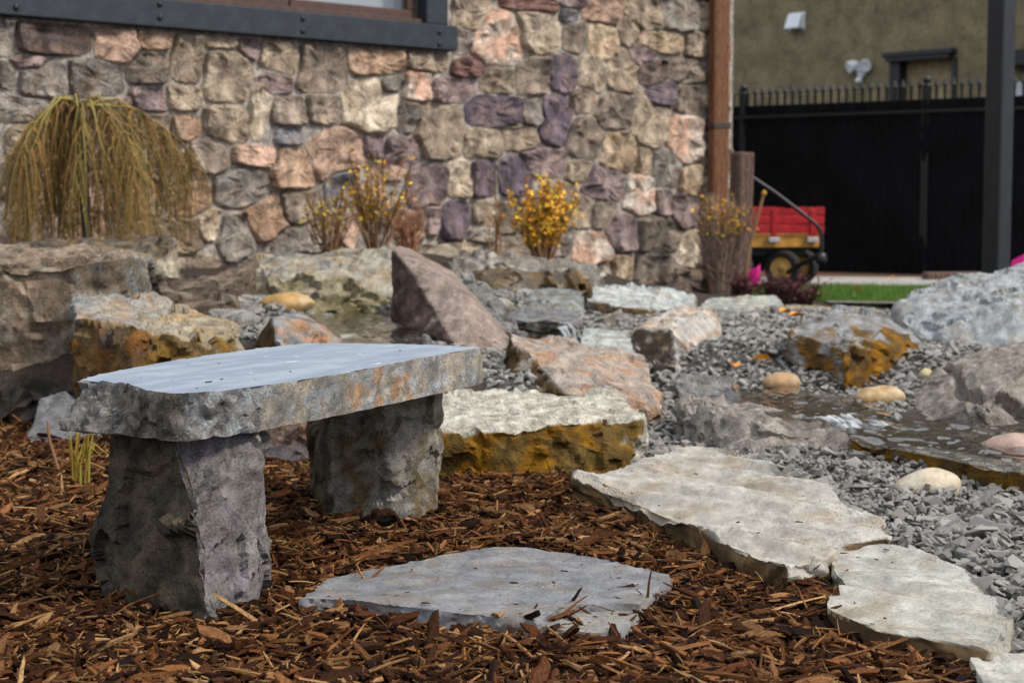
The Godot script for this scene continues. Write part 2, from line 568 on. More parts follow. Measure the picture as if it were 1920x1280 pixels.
# ------------------------------------------------------------------ terrain
var HX0 := -5.0
var HZ0 := -20.0
var HS := 0.08
var HNX := 160
var HNZ := 232
var hmap := PackedFloat32Array()
func make_heights() -> void:
	var cp := []
	for q in [[-2, -2], [0, -2], [2, -2], [-2.2, -3.2], [-1, -3.2], [0, -3.2], [0.8, -3.0], [-2, -4.4], [-1, -4.4], [0, -4.3], [0.5, -3.8], [-1.9, -5.8], [-1.3, -5.6], [-0.6, -5.1], [-0.1, -4.9], [0.25, -4.8], [-4, -3], [-4, -5.5], [2.5, -3]]:
		cp.append(Vector3(q[0], 0.0, q[1]))
	for q in [[1700, 1012, 4.05], [1760, 940, 4.55], [1850, 930, 4.75], [1500, 960, 4.4], [1230, 830, 5.65], [1300, 800, 5.75], [1880, 1180, 3.22], [1380, 880, 5.0], [2100, 950, 4.5]]:
		cp.append(at(q[0], q[1], q[2]))
	# stream bed
	for q in [[1450, 745, 6.1, -0.06], [1550, 770, 5.7, -0.06], [1750, 825, 5.15, -0.06], [1830, 835, 5.0, -0.06], [1650, 815, 5.25, -0.06], [660, 600, 7.6, -0.05], [620, 585, 8.2, -0.05], [720, 620, 7.1, -0.05], [1000, 615, 7.4, -0.05], [1150, 680, 6.9, -0.05], [1350, 720, 6.5, -0.05]]:
		cp.append(at(q[0], q[1], q[2]) + Vector3(0, q[3], 0))
	for q in [[1420, 640, 7.2], [1400, 600, 8.2], [1480, 600, 8.4], [1600, 752, 6.6], [1480, 705, 6.95], [1740, 662, 7.1], [1740, 735, 6.4], [1880, 720, 6.6], [900, 650, 7.0], [690, 560, 8.1], [560, 560, 7.9], [880, 560, 8.3], [960, 585, 8.0], [1180, 620, 7.9], [500, 620, 6.8], [460, 570, 7.4], [1290, 640, 7.4], [760, 660, 6.6], [300, 640, 6.9], [950, 700, 6.1]]:
		cp.append(at(q[0], q[1], q[2]))
	# beds along the wall
	for q in [[700, 472, 9.8], [850, 485, 10.2], [1000, 492, 10.5], [350, 512, 8.5], [150, 482, 8.5], [-150, 482, 8.2], [40, 490, 7.9], [500, 512, 9.2], [1200, 548, 11.5], [1330, 560, 12.2], [1150, 548, 11.8], [1250, 558, 12.3], [1060, 532, 11.3], [1180, 545, 11.0], [1100, 538, 10.9], [1450, 560, 11.2]]:
		cp.append(at(q[0], q[1], q[2]))
	for q in [[2, -12], [3, -12], [4.5, -12], [6, -12], [2, -14], [4, -14], [6, -14], [3, -16.5], [6, -16.5], [0, -16], [-4, -12], [3, -20], [7, -20], [-4, -18], [2.2, -10.3], [3.2, -10.2], [4.5, -9.5], [6.5, -9]]:
		cp.append(Vector3(q[0], 0.165, q[1]))
	hmap.resize(HNX * HNZ)
	for j in HNZ:
		for i in HNX:
			var x := HX0 + i * HS; var z := HZ0 + j * HS
			var sw := 0.0; var sy := 0.0
			for p in cp:
				var dx: float = p.x - x; var dz: float = p.z - z
				var w := 1.0 / pow(dx * dx + dz * dz + 0.02, 2.2)
				sw += w; sy += w * p.y
			hmap[j * HNX + i] = sy / sw + 0.012 * nz.get_noise_2d(x * 4.0, z * 4.0)
var POOLS := [[[[1385, 742], [1420, 730], [1480, 726], [1560, 735], [1620, 752], [1680, 778], [1640, 792], [1590, 780], [1512, 790], [1470, 792], [1400, 780]], 0.128], [[[1555, 800], [1600, 788], [1660, 784], [1760, 792], [1960, 800], [1990, 850], [1900, 876], [1860, 872], [1700, 838], [1600, 826]], 0.106], [[[570, 592], [600, 582], [660, 578], [745, 588], [790, 606], [800, 640], [740, 655], [650, 650], [590, 630]], 0.295], [[[950, 612], [1000, 603], [1060, 606], [1085, 620], [1060, 640], [990, 640], [955, 628]], 0.262]]
func carve() -> void:
	for q in POOLS:
		var poly := PackedVector2Array()
		for p in q[0]:
			var w := on_y(p[0], p[1], q[1])
			poly.append(Vector2(w.x, w.z))
		for j in HNZ:
			for i in HNX:
				var p := Vector2(HX0 + i * HS, HZ0 + j * HS)
				if p.y > -4.0 or p.y < -9.0: continue
				if Geometry2D.is_point_in_polygon(p, poly): hmap[j * HNX + i] = minf(hmap[j * HNX + i], float(q[1]) - 0.05)
func H(x: float, z: float) -> float:
	var fx := clampf((x - HX0) / HS, 0.0, HNX - 1.001); var fz := clampf((z - HZ0) / HS, 0.0, HNZ - 1.001)
	var i := int(fx); var j := int(fz)
	fx -= i; fz -= j
	var k := j * HNX + i
	return lerpf(lerpf(hmap[k], hmap[k + 1], fx), lerpf(hmap[k + HNX], hmap[k + HNX + 1], fx), fz)
func ground_at(px: float, py: float) -> Vector3:
	var d := 2.5
	while d < 19.0:
		var p := at(px, py, d)
		if p.y < H(p.x, p.z): return p
		d += 0.03
	return at(px, py, d)
func poly_px(list: Array) -> PackedVector2Array:
	var r := PackedVector2Array()
	for q in list: r.append(Vector2(q[0], q[1]))
	return r
var MULCH := [[-420, 1420], [2300, 1420], [2300, 1300], [1870, 1300], [1835, 1262], [1720, 1212], [1560, 1156], [1548, 1100], [1560, 1050], [1440, 1066], [1240, 978], [1100, 922], [1060, 905], [1000, 900], [820, 900], [700, 870], [480, 860], [200, 830], [160, 790], [-420, 790]]
var GRAVEL := [[[1185, 900], [1205, 790], [1240, 740], [1300, 790], [1420, 850], [1600, 828], [1700, 860], [1920, 915], [2200, 950], [2200, 1290], [1880, 1260], [1880, 1150], [1800, 1075], [1660, 1020], [1640, 980], [1430, 890], [1330, 850], [1250, 865]],
	[[430, 560], [470, 540], [560, 535], [740, 540], [860, 535], [990, 545], [1100, 590], [1300, 600], [1500, 585], [1700, 590], [1800, 620], [1920, 640], [1760, 700], [1720, 760], [1680, 790], [1600, 770], [1500, 750], [1390, 735], [1270, 790], [1200, 740], [950, 730], [640, 670], [450, 640]]]
func make_ground() -> void:
	var v := PackedVector3Array(); var t := PackedInt32Array(); var c := PackedColorArray()
	var mp := poly_px(MULCH); var g1 := poly_px(GRAVEL[0]); var g2 := poly_px(GRAVEL[1])
	var soil := K("3a2617"); var dirt := K("4b3c31"); var stone := K("55524f")
	for j in HNZ:
		for i in HNX:
			var p := Vector3(HX0 + i * HS, hmap[j * HNX + i], HZ0 + j * HS)
			v.append(p)
			var col := dirt
			if p.z < -0.5:
				var q := pix(p)
				if Geometry2D.is_point_in_polygon(q, mp): col = soil
				elif Geometry2D.is_point_in_polygon(q, g1) or Geometry2D.is_point_in_polygon(q, g2): col = stone
			c.append(col)
	for j in HNZ - 1:
		for i in HNX - 1:
			var k := j * HNX + i
			t.append_array([k, k + 1, k + HNX, k + 1, k + HNX + 1, k + HNX])
	# the same sheet goes on, level, to the horizon
	var far := 400.0
	var ring := [Vector3(HX0, 0, HZ0), Vector3(HX0 + (HNX - 1) * HS, 0, HZ0), Vector3(HX0 + (HNX - 1) * HS, 0, HZ0 + (HNZ - 1) * HS), Vector3(HX0, 0, HZ0 + (HNZ - 1) * HS)]
	var k0 := v.size()
	for q in ring:
		v.append(Vector3(q.x, H(q.x, q.z), q.z)); c.append(dirt)
	for q in [Vector3(-far, 0.1, -far), Vector3(far, 0.1, -far), Vector3(far, 0, far), Vector3(-far, 0, far)]:
		v.append(q); c.append(dirt)
	for s in 4:
		var a := k0 + s; var b := k0 + (s + 1) % 4
		t.append_array([a, a + 4, b, b, a + 4, b + 4])
	tag(solo("ground", commit(v, t, c), M.soil), "brown garden soil sloping up toward the building", "ground", "", "structure")

# ------------------------------------------------------------------ the fieldstone building
var wall_o: Vector3
var wall_x := Vector3(0.732, 0, -0.681)
var wall_n := Vector3(0.681, 0, 0.732)
func wall_uv(px: float, py: float) -> Vector2:
	var r := ray(px, py)
	var s := (wall_o - EYE).dot(wall_n) / r.dot(wall_n)
	var p := EYE + r * s
	return Vector2((p - wall_o).dot(wall_x), p.y)
# colours of the wall stones
var PAL := {"b": ["ab9d8a", "8c7f70"], "t": ["988b7e", "776d64"], "g": ["979089", "79736d"], "d": ["74655d", "534846"], "p": ["bda08f", "a18877"],
	"o": ["b39a84", "9b7f68"], "m": ["958483", "756669"], "u": ["74666f", "584e5a"], "w": ["c6baa8", "a89b88"], "k": ["cfc2b5", "c4a08c"], "l": ["8f9096", "77777e"], "r": ["80605d", "664949"], "c": ["c0ae96", "a08b72"]}
# x, y, half width, half height (photo pixels), tilt (degrees), colour
var STONES := [[94,64,70,36,0,"d"],[6,64,18,40,0,"g"],[214,82,37,38,0,"p"],[288,70,38,23,0,"o"],[348,105,29,50,0,"b"],[410,77,30,16,0,"b"],[467,88,24,24,0,"m"],[522,102,46,30,-15,"b"],[600,125,47,50,0,"t"],[424,145,42,52,0,"b"],[272,130,36,30,0,"t"],[50,118,34,14,0,"m"],[80,150,46,36,0,"g"],[175,148,50,36,0,"g"],[10,140,18,26,0,"g"],[278,186,38,24,0,"m"],[340,183,33,24,0,"b"],[515,158,30,20,0,"m"],[480,210,20,54,-17,"w"],[540,207,32,28,0,"t"],[605,203,36,28,0,"t"],[430,232,46,38,0,"b"],[345,240,32,24,0,"o"],[392,290,36,34,0,"t"],[538,256,24,16,0,"l"],[478,292,45,21,-5,"p"],[547,318,44,38,0,"o"],[630,285,58,42,22,"p"],[454,356,50,36,0,"g"],[494,408,40,40,20,"o"],[438,440,34,44,20,"g"],[560,388,40,32,0,"t"],[550,452,40,25,0,"g"],[116,350,30,46,0,"o"],[40,205,52,24,0,"g"],[130,215,40,30,0,"t"],[210,210,40,30,0,"m"],[290,240,30,28,0,"t"],[60,270,48,34,0,"b"],[160,280,44,32,0,"t"],[240,290,36,36,0,"b"],[315,320,40,34,0,"t"],[30,340,40,34,0,"g"],[190,360,42,36,0,"p"],[270,370,36,34,0,"t"],[350,375,40,34,0,"o"],[60,420,44,36,0,"t"],[150,430,42,32,0,"o"],[240,435,44,34,0,"t"],[330,440,40,34,0,"b"],[390,420,28,30,0,"w"],
	[701,114,50,28,0,"o"],[799,114,38,20,0,"b"],[780,163,27,29,0,"k"],[849,169,42,26,8,"m"],[874,128,29,22,15,"r"],[690,199,55,50,20,"w"],[730,158,28,18,15,"g"],[762,220,20,30,0,"g"],[821,244,48,52,0,"b"],[922,208,50,30,0,"u"],[870,22,45,40,0,"b"],[862,75,20,25,0,"g"],[934,75,54,50,0,"k"],[1005,60,44,40,0,"w"],[994,8,52,14,0,"r"],[934,150,32,26,0,"b"],[997,142,34,36,0,"t"],[1050,137,25,36,0,"u"],[1080,70,26,28,0,"t"],[1065,30,18,14,0,"l"],[997,210,20,28,0,"g"],[1040,225,32,46,-20,"u"],[900,270,33,30,0,"b"],[970,258,32,24,0,"b"],[1095,258,36,38,0,"t"],[697,274,22,22,0,"m"],[754,285,36,28,0,"m"],[859,334,24,36,0,"w"],[904,334,24,38,0,"u"],[964,330,28,36,0,"u"],[1020,305,46,26,0,"m"],[1082,322,26,22,0,"b"],[800,350,36,42,0,"m"],[722,322,30,16,0,"p"],[690,362,28,22,10,"p"],[635,352,28,34,0,"l"],[852,415,26,40,0,"u"],[806,410,14,30,0,"m"],[912,398,26,26,0,"b"],[765,428,28,32,0,"p"],[900,440,28,14,0,"g"],[655,435,16,36,-25,"p"],[1095,398,24,32,0,"b"],[700,410,28,28,0,"g"],[600,430,26,30,0,"t"],[950,410,22,30,0,"t"],[1000,400,30,34,0,"m"],[1045,370,26,30,0,"b"],[1040,450,34,30,0,"g"],[960,465,34,24,0,"t"],[860,475,36,24,0,"b"],[780,480,34,22,0,"t"],[700,470,34,26,0,"g"],[620,480,34,24,0,"t"],
	[1130,17,36,28,0,"p"],[1206,26,38,30,0,"b"],[1274,26,36,32,0,"g"],[1318,30,14,28,0,"b"],[1127,81,32,36,-10,"c"],[1176,57,16,30,-10,"b"],[1241,79,42,20,0,"c"],[1300,88,20,28,0,"b"],[1202,105,24,20,0,"m"],[1162,131,30,42,-15,"b"],[1112,138,28,40,-25,"w"],[1224,136,27,24,0,"d"],[1285,131,34,26,10,"t"],[1241,179,34,26,15,"u"],[1289,188,28,27,0,"t"],[1320,180,12,20,0,"w"],[1149,210,36,36,0,"t"],[1097,188,28,24,10,"t"],[1217,227,32,52,-15,"b"],[1281,258,32,44,0,"k"],[1158,286,33,42,0,"c"],[1206,302,18,28,0,"c"],[1246,315,26,38,0,"g"],[1298,345,27,32,10,"c"],[1132,345,40,34,0,"m"],[1197,363,28,40,0,"k"],[1243,380,18,28,0,"m"],[1285,394,30,36,10,"m"],[1125,402,30,28,0,"t"],[1162,437,32,40,0,"m"],[1232,442,44,36,0,"t"],[1110,464,38,32,0,"k"],[1296,472,26,40,-25,"w"],[1165,499,24,26,0,"c"],[1224,503,38,32,0,"t"],[1289,525,32,28,0,"d"],[1127,516,20,26,0,"w"],[1345,20,16,30,0,"c"],[1347,90,18,34,0,"p"],[1345,160,18,30,0,"c"],[1347,235,18,36,0,"t"],[1345,310,18,34,0,"b"],[1346,385,18,34,0,"t"],[1346,455,18,32,0,"g"],[1346,520,18,30,0,"t"],[1326,240,12,22,0,"g"],[1325,300,12,22,0,"b"],[1325,420,12,24,0,"t"]]
func make_wall() -> void:
	wall_o = at(1374, 380, 12.9)
	wall_o.y = 0.0
	var bld := Node3D.new()
	bld.name = "stone_building"
	bld.transform = Transform3D(Basis(wall_x, Vector3.UP, wall_n), wall_o)
	add_child(bld)
	tag(bld, "building with fieldstone veneer wall and dark trimmed window behind the garden", "building")
	# window opening
	var wr := wall_uv(842, 75)
	var vb := wall_uv(842, 97).y         # underside of the lower trim board
	var vt := wall_uv(842, 51).y         # its upper edge
	var ur := wall_uv(826, 60).x         # outer edge of the upright trim
	var ul := -9.2
	var top := 3.4
	# masonry behind the stones, with the opening left free
	var b := MB.new()
	b.box(Vector3(-10.5, -0.3, -0.35), Vector3(-0.012, vb + 0.02, 0.0))
	b.box(Vector3(ur - 0.03, vb + 0.02, -0.35), Vector3(-0.012, top, 0.0))
	part(bld, "mortar_bed", made(b, true), M.mortar)
	var e := MB.new()
	e.box(Vector3(-10.5, -0.3, -6.0), Vector3(-0.012, top, -5.7))
	e.box(Vector3(-0.31, -0.3, -5.7), Vector3(-0.012, top, -0.35))
	e.box(Vector3(-10.5, top, -6.0), Vector3(0.25, top + 0.25, 0.35))
	e.box(Vector3(-10.5, -0.3, -0.9), Vector3(-0.31, -0.1, -0.35))
	part(bld, "shell", made(e, true), M.dark_room)
	# stones
	var seeds := []
	for s in STONES:
		var c := wall_uv(s[0], s[1])
		var hu := (wall_uv(s[0] + s[2], s[1]).x - wall_uv(s[0] - s[2], s[1]).x) * 0.5
		var hv := (wall_uv(s[0], s[1] - s[3]).y - wall_uv(s[0], s[1] + s[3]).y) * 0.5
		seeds.append([c, hu, hv, deg_to_rad(s[4]), s[5]])
	rng.seed = 77
	# the wall goes on past what was read off: fill what is still bare
	var kinds := ["b", "t", "g", "m", "o", "t", "b", "u", "w"]
	var vv := 0.12
	while vv < 2.9:
		var uu := -5.9
		while uu < -0.08:
			var p := Vector2(uu + rng.randf_range(-0.05, 0.05), vv + rng.randf_range(-0.04, 0.04))
			var hu := rng.randf_range(0.10, 0.17); var hv := rng.randf_range(0.08, 0.12)
			var ok := p.x < -0.1 and not (p.x < ur + 0.06 and p.y > vb - 0.08)
			for q in seeds:
				var dd: Vector2 = p - q[0]
				if absf(dd.x) < (q[1] + hu) * 0.8 and absf(dd.y) < (q[2] + hv) * 0.8: ok = false; break
			if ok: seeds.append([p, hu, hv, rng.randf_range(-0.3, 0.3), kinds[rng.randi() % kinds.size()]])
			uu += 0.1
		vv += 0.09
	var SEG := 34
	for si in seeds.size():
		var s: Array = seeds[si]
		var c: Vector2 = s[0]
		var near := []
		for q in seeds:
			if q != s and (q[0] - c).length() < s[1] + s[2] + q[1] + q[2]: near.append(q)
		var rim := []
		for k in SEG:
			var ang := TAU * k / SEG
			var dir := Vector2(cos(ang) * s[1], sin(ang) * s[2]).rotated(s[3])
			var sup := pow(pow(absf(cos(ang)), 3.6) + pow(absf(sin(ang)), 3.6), 1.0 / 3.6)
			var f := 0.4
			while f * sup < 1.18:
				var p := c + dir * f
				var me := f * sup
				var hit := false
				if p.x > -0.012 or (p.x < wr.x + 0.012 and p.y > vb - 0.012): hit = true
				else:
					for q in near:
						var dl: Vector2 = (p - q[0]).rotated(-q[3])
						var m := pow(pow(absf(dl.x / q[1]), 3.6) + pow(absf(dl.y / q[2]), 3.6), 1.0 / 3.6)
						if m < me: hit = true; break
				if hit: break
				f += 0.03
			var edge := dir * f
			var rr := maxf(edge.length() - 0.009, 0.02)
			rim.append(edge.normalized() * rr)
		# soften the outline a little
		var rim2 := []
		for k in SEG: rim2.append((rim[k] * 4.0 + rim[(k + 1) % SEG] + rim[(k + SEG - 1) % SEG]) / 6.0 * (1.0 + 0.05 * nf.get_noise_2d(c.x * 9.0 + k * 1.3, c.y * 9.0)))
		rim = rim2
		var v := PackedVector3Array(); var t := PackedInt32Array(); var col := PackedColorArray()
		var pr: Array = PAL[s[4]]
		var ca := K(pr[0]); var cb := K(pr[1])
		var th := rng.randf_range(0.018, 0.04)
		var tone := rng.randf_range(1.25, 1.7)
		ca *= Color(1.03, 0.99, 0.965) * tone; cb *= Color(1.03, 0.99, 0.965) * tone
		var ts := Vector2(rng.randf_range(-0.03, 0.03), rng.randf_range(-0.03, 0.03)) / maxf(s[1], 0.1)
		var rings := [[1.0, -0.012], [0.99, 0.5], [0.95, 0.82], [0.87, 0.97], [0.66, 1.0], [0.36, 1.0], [0.0, 1.0]]
		for r in rings.size():
			for k in SEG:
				var p: Vector2 = rim[k] * rings[r][0]
				var w := Vector3(p.x + c.x, p.y + c.y, si * 1.7)
				var z: float = th * rings[r][1] if r > 0 else -0.012
				if r > 0:
					var cv := nc.get_noise_3dv(w * 5.0)
					z += (0.014 * nz.get_noise_3dv(w * 6.0) + 0.018 * nf.get_noise_3dv(w * 12.0) + 0.012 * cv + p.dot(ts) + 0.10 * p.dot(Vector2(sin(cv * 37.0), cos(cv * 51.0)))) * smoothstep(0.0, 1.0, rings[r][1])
					z = maxf(z, 0.006)
				v.append(Vector3(p.x, p.y, z))
				var cc := ca.lerp(cb, smoothstep(-0.22, 0.25, nf.get_noise_3dv(w * 4.5)))
				if nf.get_noise_3dv(w * 7.0 + Vector3(7, 7, 7)) > 0.2: cc = cc.lerp(K("ad8d73"), 0.3)
				cc.a = 1.0
				col.append(cc)
				if r == rings.size() - 1: break
		for r in rings.size() - 2:
			for k in SEG:
				var a := r * SEG + k; var bb := r * SEG + (k + 1) % SEG
				t.append_array([a, a + SEG, bb, bb, a + SEG, bb + SEG])
		var last := (rings.size() - 1) * SEG
		for k in SEG:
			t.append_array([(rings.size() - 2) * SEG + k, last, (rings.size() - 2) * SEG + (k + 1) % SEG])
		part(bld, "stone", creased(v, t, col, 0.9), M.wallstone, Transform3D(Basis.IDENTITY, Vector3(c.x, c.y, 0)))
	# window
	var win := Node3D.new()
	win.name = "window"
	bld.add_child(win)
	part(win, "trim_board", box_mesh(Vector3(ul, vb, -0.02), Vector3(wr.x, vt, 0.085), 0.006), M.trim)
	var uj := wall_uv(786, 40).x
	part(win, "upright_trim", box_mesh(Vector3(uj, vt + 0.001, -0.02), Vector3(ur, top, 0.075), 0.006), M.trim)
	# brown sash frames and panes
	var mull := wall_uv(546, 20).x
	var spans := [[mull + 0.004, uj - 0.02], [mull - 1.25, mull - 0.004], [mull - 2.6, mull - 1.26]]
	part(win, "sill", box_mesh(Vector3(ul, vt - 0.01, -0.12), Vector3(uj - 0.001, vt + 0.03, 0.035), 0.004), M.frame)
	for sp in spans:
		var f := MB.new()
		var fw := 0.055
		var y0 := vt + 0.031
		f.box(Vector3(sp[0], y0, -0.09), Vector3(sp[1], y0 + fw, -0.02), 0.006)
		f.box(Vector3(sp[0], y0 + fw, -0.088), Vector3(sp[0] + fw, top - 0.1, -0.022), 0.006)
		f.box(Vector3(sp[1] - fw, y0 + fw, -0.088), Vector3(sp[1], top - 0.1, -0.022), 0.006)
		part(win, "sash", made(f, true), M.frame)
		part(win, "pane", box_mesh(Vector3(sp[0] + fw - 0.005, y0 + fw - 0.005, -0.062), Vector3(sp[1] - fw + 0.005, top - 0.1, -0.056)), M.glass)
	part(win, "blind", box_mesh(Vector3(spans[0][0] + 0.03, vt + 0.1, -0.2), Vector3(spans[0][1] - 0.03, top - 0.1, -0.19)), M.blind)
	for q in [[14, -8], [14, 16], [283, 10], [283, 35], [551, 37], [551, 60], [807, 62], [807, 84]]:
		var p := wall_uv(q[0], q[1])
		var bm := MB.new()
		bm.lathe(Vector3(p.x, p.y, 0.083), Vector3(0, 0, 1), [[0.0, 0.017], [0.008, 0.016], [0.012, 0.009], [0.0125, 0.0]], 12)
		part(win, "bolt", made(bm), M.bolt)
	# downspout at the corner
	var xr := -0.6
	while pix(wall_o + wall_x * xr + wall_n * 0.13 + Vector3(0, 1.2, 0)).x < 1368.0: xr += 0.004
	var hw := 0.085
	var dn := thing("downspout", "square brown downspout fixed at the corner of the fieldstone wall", "downspout", wall_o + wall_x * (xr - hw))
	dn.transform.basis = bld.transform.basis
	part(dn, "pipe", box_mesh(Vector3(-hw, 0.14, 0.06), Vector3(hw, 3.3, 0.13), 0.012), M.pipe)
	var sv := wall_uv(1346, 237).y
	var st := MB.new()
	st.box(Vector3(-hw - 0.012, sv - 0.022, 0.0), Vector3(hw + 0.012, sv + 0.022, 0.136), 0.004)
	part(dn, "strap", made(st, true), M.strap)

# ------------------------------------------------------------------ fence, screen, beige building
func make_background() -> void:
	# beige stucco building across the lane, square to the fieldstone one
	var bx := Vector3(0.681, 0, 0.732)
	var bn := Vector3(-0.732, 0, 0.681)
	var o := at(1665, 380, 23.0); o.y = 0.165
	var B := Node3D.new()
	B.name = "stucco_building"
	B.transform = Transform3D(Basis(bx, Vector3.UP, bn), o)
	add_child(B)
	tag(B, "olive beige stucco building standing behind the iron fence", "building")
	var uv := func(px: float, py: float) -> Vector2:
		var r := ray(px, py)
		var s := (o - EYE).dot(bn) / r.dot(bn)
		var p := EYE + r * s
		return Vector2((p - o).dot(bx), p.y - o.y)
	var d0: Vector2 = uv.call(1690, 110); var d1: Vector2 = uv.call(1788, 100)
	var dt: float = uv.call(1735, 112).y
	var w := MB.new()
	w.box(Vector3(-12, -0.3, -0.3), Vector3(d0.x - 0.09, 7, 0)); w.box(Vector3(d1.x + 0.03, -0.3, -0.3), Vector3(9, 7, 0)); w.box(Vector3(d0.x - 0.09, dt, -0.3), Vector3(d1.x + 0.03, 7, 0))
	w.box(Vector3(-12, 7, -6), Vector3(9, 7.3, 0.4))
	part(B, "wall", made(w, true), M.stucco)
	part(B, "door", box_mesh(Vector3(d0.x, -0.1, -0.2), Vector3(d1.x, dt, -0.14)), M.stucco_light)
	part(B, "door_frame", box_mesh(Vector3(d0.x - 0.16, -0.1, -0.22), Vector3(d0.x - 0.001, dt - 0.002, 0.03)), M.iron)
	part(B, "door_frame", box_mesh(Vector3(d1.x + 0.001, -0.1, -0.22), Vector3(d1.x + 0.07, dt - 0.002, 0.03)), M.iron)
	var c0: Vector2 = uv.call(1664, 103); var c1: Vector2 = uv.call(1796, 93)
	var cn := MB.new()
	cn.box(Vector3(c0.x, c1.y - 0.05, 0.002), Vector3(c1.x, c1.y + 0.02, 0.14), 0.01)
	var canopy := part(B, "door_canopy", made(cn, true), M.steel_post)
	part(canopy, "soffit", box_mesh(Vector3(c0.x + 0.05, c1.y - 0.10, 0.004), Vector3(c1.x - 0.05, c1.y - 0.052, 0.12)), M.iron)
	# second opening, mostly behind the steel post
	var e0: Vector2 = uv.call(1893, 97); var e1: Vector2 = uv.call(1950, 95)
	part(B, "door_canopy", box_mesh(Vector3(e0.x, e0.y - 0.2, 0.004), Vector3(e1.x + 0.6, e0.y, 0.3), 0.01), M.iron)
	var f0: Vector2 = uv.call(1895, 186); var f1: Vector2 = uv.call(1960, 150)
	part(B, "window_pane", box_mesh(Vector3(f0.x, f0.y - 0.8, 0.004), Vector3(f1.x, f1.y, 0.03)), M.blind)
	# dryer vent hood
	var vp: Vector2 = uv.call(1495, 40)
	var vh := thing("vent_hood", "small white vent hood high on the beige stucco wall", "vent", o + bx * vp.x + Vector3.UP * (vp.y - 0.1))
	vh.transform.basis = B.transform.basis
	var hv := MB.new()
	hv.quad(Vector3(-0.12, 0.0, 0.14), Vector3(-0.12, 0.2, 0.05), Vector3(0.12, 0.2, 0.05), Vector3(0.12, 0.0, 0.14))
	hv.quad(Vector3(-0.12, 0.0, 0.0), Vector3(-0.12, 0.2, 0.0), Vector3(-0.12, 0.2, 0.05), Vector3(-0.12, 0.0, 0.14))
	hv.quad(Vector3(0.12, 0.0, 0.14), Vector3(0.12, 0.2, 0.05), Vector3(0.12, 0.2, 0.0), Vector3(0.12, 0.0, 0.0))
	hv.quad(Vector3(-0.12, 0.2, 0.05), Vector3(-0.12, 0.2, 0.0), Vector3(0.12, 0.2, 0.0), Vector3(0.12, 0.2, 0.05))
	part(vh, "hood", made(hv, true), M.white)
	part(vh, "flange", box_mesh(Vector3(-0.14, -0.02, 0.001), Vector3(0.14, 0.22, 0.012), 0.003), M.white)
	part(vh, "flap", box_mesh(Vector3(-0.1, 0.01, 0.03), Vector3(0.1, 0.02, 0.12)), M.iron)
	# twin flood light
	var lp: Vector2 = uv.call(1617, 130)
	var fl := thing("flood_light", "white twin head flood light on the beige stucco wall", "light", o + bx * lp.x + Vector3.UP * (lp.y - 0.1))
	fl.transform.basis = B.transform.basis
	var pl := MB.new()
	pl.lathe(Vector3(0, 0.06, 0.0), Vector3(0, 0, 1), [[0.0, 0.075], [0.03, 0.075], [0.045, 0.05], [0.046, 0.0]], 16)
	part(fl, "wall_plate", made(pl), M.white)
	for s in [-1.0, 1.0]:
		var hd := MB.new()
		var ax := Vector3(s * 0.5, -0.35, 0.8).normalized()
		hd.lathe(Vector3(s * 0.09, 0.16, 0.05), ax, [[-0.06, 0.0], [-0.055, 0.04], [0.0, 0.07], [0.09, 0.085], [0.095, 0.08], [0.08, 0.0]], 18)
		var h := part(fl, "lamp_head", made(hd), M.white)
		var ar := MB.new()
		ar.tube([Vector3(0, 0.06, 0.03), Vector3(s * 0.05, 0.1, 0.06), Vector3(s * 0.09, 0.15, 0.05)], [0.016], 8)
		part(h, "arm", made(ar), M.white)
	var sens := MB.new()
	sens.lathe(Vector3(0, -0.05, 0.07), Vector3(0, -0.3, 1).normalized(), [[-0.05, 0.0], [-0.05, 0.03], [0.0, 0.045], [0.03, 0.04], [0.05, 0.0]], 14)
	part(fl, "motion_sensor", made(sens), M.white)
	# iron picket fence
	var fa := at(1372, 380, 16.4); var fb := at(1845, 380, 14.9)
	var fx := Vector3(fb.x - fa.x, 0, fb.z - fa.z).normalized()
	var fn := fx.cross(Vector3.UP)
	var fo := Vector3(fa.x, 0.165, fa.z)
	var top := at(1845, 186, 14.9).y - fo.y
	var fence := Node3D.new()
	fence.name = "iron_fence"
	fence.transform = Transform3D(Basis(fx, Vector3.UP, fn), fo)
	add_child(fence)
	tag(fence, "black iron picket fence with spear finials in front of the stucco building", "fence")
	var fuv := func(px: float) -> float:
		var r := ray(px, 200)
		var s := (fo - EYE).dot(fn) / r.dot(fn)
		return (EYE + r * s - fo).dot(fx)
	var x0 := -1.2
	var x1: float = fuv.call(2080)
	for y in [0.12, top - 0.16, top]:
		part(fence, "rail", box_mesh(Vector3(x0, y - 0.02, -0.016), Vector3(x1, y + 0.02, 0.016)), M.iron)
	var pk := MB.new()
	pk.box(Vector3(-0.009, 0.03, -0.009), Vector3(0.009, top + 0.09, 0.009))
	pk.lathe(Vector3(0, top + 0.085, 0), Vector3.UP, [[0, 0.011], [0.012, 0.02], [0.02, 0.012], [0.035, 0.013], [0.05, 0.026], [0.075, 0.018], [0.125, 0.0]], 8)
	var pm := made(pk, true)
	var step := 0.0785
	var k := 0
	while x0 + k * step < x1:
		part(fence, "picket", pm, M.iron, Transform3D(Basis.IDENTITY, Vector3(x0 + 0.03 + k * step, 0, 0)))
		k += 1
	var po := MB.new()
	po.box(Vector3(-0.033, -0.2, -0.033), Vector3(0.033, top + 0.14, 0.033), 0.004)
	var bl := MB.new()
	bl.lathe(Vector3(0, top + 0.14, 0), Vector3.UP, [[0, 0.036], [0.01, 0.036], [0.014, 0.018], [0.03, 0.034], [0.05, 0.04], [0.07, 0.034], [0.085, 0.015], [0.09, 0.0]], 14)
